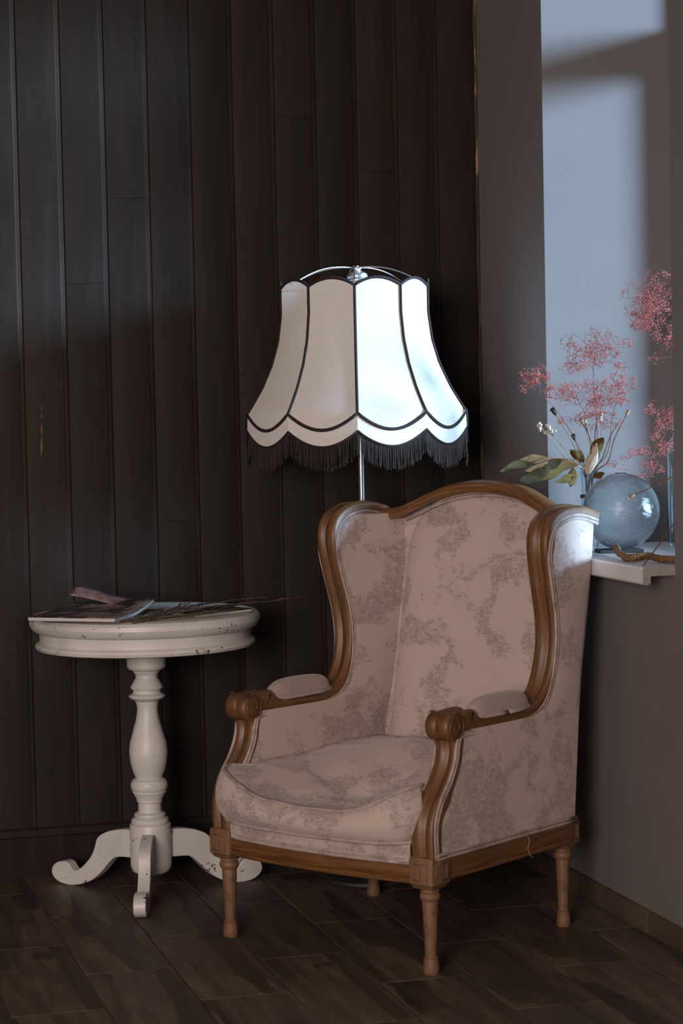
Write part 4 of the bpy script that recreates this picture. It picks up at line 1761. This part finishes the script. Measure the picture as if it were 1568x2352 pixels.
PG = 'dried poppy seed heads in the bouquet'
m0, b0 = mouth(4)
stem_flower('poppy_seed_head', 'dark topped poppy seed head on a pale stem left of the pink cloud', 'dried flower', [b0, m0, at(1320, 1030, 5.28), at(1296, 985, 5.25), at(1276, 952, 5.23)], big(POPPY, 1.0), 'darkpod', 'straw', .0012, PG)
m0, b0 = mouth(5)
stem_flower('poppy_seed_head', 'tan poppy seed head leaning right above the round vase', 'dried flower', [b0, m0, at(1396, 1060, 5.27), at(1410, 1010, 5.25), at(1437, 955, 5.23)], big(POPPY, .85), 'pod', 'brownstem', .0017, PG)
m0, b0 = mouth(6)
stem_flower('poppy_seed_head', 'small black poppy seed head low between the stems', 'dried flower', [b0, m0, at(1335, 1050, 5.28), at(1324, 1025, 5.26), at(1319, 1010, 5.25)], big(POPPY, .8), 'darkpod', 'straw', .0012, PG)
m0, b0 = mouth(7)
stem_flower('poppy_seed_head', 'upright tan poppy seed head inside the pink cloud', 'dried flower', [b0, m0, at(1362, 1040, 5.27), at(1352, 1000, 5.25), at(1340, 975, 5.24)], big(POPPY, .9), 'pod', 'brownstem', .0013, PG)


def papery(name, label, pts, n_, spread, seed, group):
    rnd = random.Random(seed)
    o, tip, q = stem_flower(name, label, 'dried flower', pts, None, None, 'straw', .0013, group)
    st = MB()
    for k in range(n_):
        c = tip + q @ Vector((rnd.uniform(-1, 1) * spread, rnd.uniform(-1, 1) * spread, rnd.uniform(-1.6, .4) * spread * 1.3))
        s = rnd.uniform(.0032, .0056)
        m_ = MB()
        prof = [(.0004, -s), (s * .75, -s * .4), (s, s * .3), (s * .8, s * .9), (s * .35, s * .6), (.0004, s * .5)]
        m_.lathe(prof, 8)
        dq = Vector((rnd.uniform(-.6, .6), rnd.uniform(-.6, .6), 1)).to_track_quat('Z', 'Y').to_matrix()
        sq = Vector((rnd.uniform(.6, 1.1), rnd.uniform(.6, 1.1), rnd.uniform(.7, 1.5)))
        m_.v = [tuple(c + dq @ (Vector(v) * sq) + Vector((rnd.uniform(-1, 1), rnd.uniform(-1, 1), rnd.uniform(-1, 1))) * .0007) for v in m_.v]
        m_.build('bloom', M['whitebloom'], o, sharp=None)
        st.tube([tip - q @ Vector((0, 0, spread * 3.2)), (tip - q @ Vector((0, 0, spread * 1.6)) + c) / 2, c], .0006, 3)
    st.build('sprig', M['straw'], o, sharp=None)
    return o


WG = 'papery white dried blooms in the bouquet'
m0, b0 = mouth(8)
papery('papery_flower', 'papery white bloom cluster leaning furthest left over the grey wall', [b0, m0, at(1305, 1060, 5.26), at(1270, 1015, 5.23), at(1238, 978, 5.21)], 7, .009, 1, WG)
m0, b0 = mouth(9)
papery('papery_flower', 'second papery white bloom cluster beside the niche edge', [b0, m0, at(1318, 1060, 5.27), at(1285, 1018, 5.24), at(1256, 985, 5.22)], 8, .010, 2, WG)
m0, b0 = mouth(10)
papery('papery_flower', 'papery white bloom standing upright within the pink cloud', [b0, m0, at(1378, 1040, 5.27), at(1381, 990, 5.25), at(1380, 952, 5.24)], 5, .007, 3, WG)
m0, b0 = mouth(11)
papery('papery_flower', 'cream papery bloom low in the middle of the bouquet', [b0, m0, at(1358, 1050, 5.27), at(1348, 1000, 5.25), at(1338, 968, 5.24)], 5, .007, 4, WG)

# straw stems without heads
m0, b0 = mouth(12)
stem_flower('dry_stem', 'dark red stem standing upright in the slim vase', 'dried stem', [b0, m0, at(1368, 1060, 5.28), at(1366, 1000, 5.26), at(1372, 960, 5.25)], None, None, 'pinkstem', .0017, 'bare stems in the slim vase')
m0, b0 = mouth(13)
stem_flower('dry_stem', 'brown stem curving right out of the slim vase', 'dried stem', [b0, m0, at(1384, 1050, 5.28), at(1402, 1000, 5.26), at(1424, 965, 5.25)], None, None, 'brownstem', .0014, 'bare stems in the slim vase')


def leaf_mesh(base, tip, width, bend, fold, twist, org, n=14):
    base, tip = Vector(base), Vector(tip)
    d = tip - base
    L = d.length
    t = d.normalized()
    view = Vector((.35, .93, 0)).normalized()
    side = t.cross(view).normalized()
    nrm = side.cross(t).normalized()
    side = (side * math.cos(twist) + nrm * math.sin(twist))
    nrm = side.cross(t).normalized()
    m_ = MB()

    def P(u, v):
        q = 2 * v - 1
        w = width * (math.sin(math.pi * min(1, u * .96 + .04)) ** .8) * (1 - .35 * u)
        p = base + t * (u * L) + nrm * (bend * math.sin(math.pi * u)) + side * (q * w * math.cos(fold)) + nrm * (abs(q) * w * math.sin(fold))
        p += nrm * (.0025 * math.sin(u * 9 + q * 2))
        return p - org
    m_.grid(P, n, 6)
    return m_


org = mouth(14)[1]
lb = empty('dried_leaf_branch', org)
tag(lb, 'branch of curled brown and olive leaves spreading left above the chair back', 'dried leaves')
m0, b0 = mouth(14)
m_ = MB()
m_.tube([Vector(p) - org for p in crom([b0, m0, at(1330, 1062, 5.28), at(1300, 1054, 5.24), at(1262, 1053, 5.2), at(1225, 1062, 5.17)], 6)], lambda t: .0019 - .0008 * t, 6)
m_.build('stem', M['brownstem'], lb, sharp=None)
for (bx, by, tx, ty, Y0, Y1, w, bend, fold, tw, mt) in (
        (1262, 1056, 1186, 1062, 5.2, 5.16, .013, .008, .5, .25, 'leaf_brown'),
        (1225, 1066, 1147, 1084, 5.17, 5.12, .012, .010, .3, .5, 'leaf_green'),
        (1330, 1068, 1205, 1082, 5.26, 5.17, .016, .010, .35, .35, 'leaf_brown'),
        (1300, 1072, 1228, 1100, 5.24, 5.18, .017, .006, .3, .2, 'leaf_olive'),
        (1262, 1078, 1190, 1106, 5.2, 5.15, .015, .006, .2, -.3, 'leaf_green'),
        (1318, 1075, 1310, 1118, 5.27, 5.24, .012, .006, .3, .1, 'leaf_olive'),
        (1328, 1092, 1276, 1108, 5.27, 5.22, .009, .004, .3, .1, 'leaf_olive'),
        (1340, 1062, 1308, 1034, 5.27, 5.25, .012, .006, .4, .3, 'leaf_olive'),
        (1346, 1090, 1370, 1018, 5.27, 5.24, .013, .008, .35, .2, 'leaf_pale'),
        (1360, 1050, 1386, 1004, 5.26, 5.24, .015, .008, .35, -.2, 'leaf_olive'),
        (1362, 1096, 1388, 1086, 5.28, 5.26, .008, .004, .3, .2, 'leaf_olive'),
        (1290, 1060, 1240, 1096, 5.23, 5.19, .014, .008, .3, .6, 'leaf_green')):
    leaf_mesh(at(bx, by, Y0), at(tx, ty, Y1), w * 1.35, bend, fold, tw, org).build('leaf', M[mt], lb, sharp=None, solid=.0006)

# forked poppy twig leaning in the near corner of the niche
tips = [at(1478, 1301, 4.72), at(1548, 1203, 4.74), at(1600, 1130, 4.75), at(1640, 1080, 4.76)]
tips[0] = at_z(1476, 1300, SZ + .002)
org = tips[0].copy()
pt = empty('poppy_twig', org)
tag(pt, 'forked brown twig with one nodding seed head in front of the round vase', 'dried twig')
m_ = MB()
m_.tube([p - org for p in crom(tips, 6)], lambda t: .0016 + .0006 * t, 6)
m_.build('stem', M['brownstem'], pt, sharp=None)
fk = [tips[-1], at(1600, 1072, 4.78), at(1548, 1094, 4.80), at(1500, 1117, 4.82), at(1456, 1137, 4.84)]
m_ = MB()
PK = crom(fk, 6)
m_.tube([p - org for p in PK], lambda t: .0019 - .0005 * t, 6)
m_.build('side_shoot', M['brownstem'], pt, sharp=None)
d = (PK[-1] - PK[-4]).normalized()
q = d.to_track_quat('Z', 'Y').to_matrix()
m_ = MB()
m_.lathe(big(POPPY, .82), 16)
m_.v = [tuple(PK[-1] - org + q @ Vector(v)) for v in m_.v]
m_.build('seed_head', M['pod'], pt, sharp=50)

# jute rope lying on the board: three twisted strands
RZ = SZ + .0075
rp = [at_z(1415, 1258, SZ + .016), at_z(1424, 1272, SZ + .0098), at_z(1440, 1281, SZ + .0098), at_z(1462, 1279, SZ + .0105), at_z(1488, 1277, SZ + .0098), at_z(1520, 1284, SZ + .0098), at_z(1556, 1286, SZ + .0098), at_z(1600, 1284, SZ + .0098)]
for i in (0, 1, 2, 3, 4, 5, 6, 7):
    rp[i].x = min(rp[i].x, 2.4)
P = crom(rp, 14)
rope = empty('jute_rope', (P[0].x, P[0].y, SZ))
tag(rope, 'brown twisted jute rope lying in front of the round vase', 'rope')
org = Vector((P[0].x, P[0].y, SZ))
dist = [0.0]
for k in range(1, len(P)):
    dist.append(dist[-1] + (P[k] - P[k - 1]).length)
for st_ in range(3):
    path = []
    for k, p in enumerate(P):
        t = (P[min(k + 1, len(P) - 1)] - P[max(k - 1, 0)]).normalized()
        s_ = t.cross(Vector((0, 0, 1))).normalized()
        u_ = s_.cross(t)
        a = dist[k] * 190 + st_ * 2 * math.pi / 3
        path.append(p - org + (s_ * math.cos(a) + u_ * math.sin(a)) * .0054)
    m_ = MB()
    m_.tube(path, .0043, 7)
    m_.build('strand', M['rope'], rope, sharp=None)
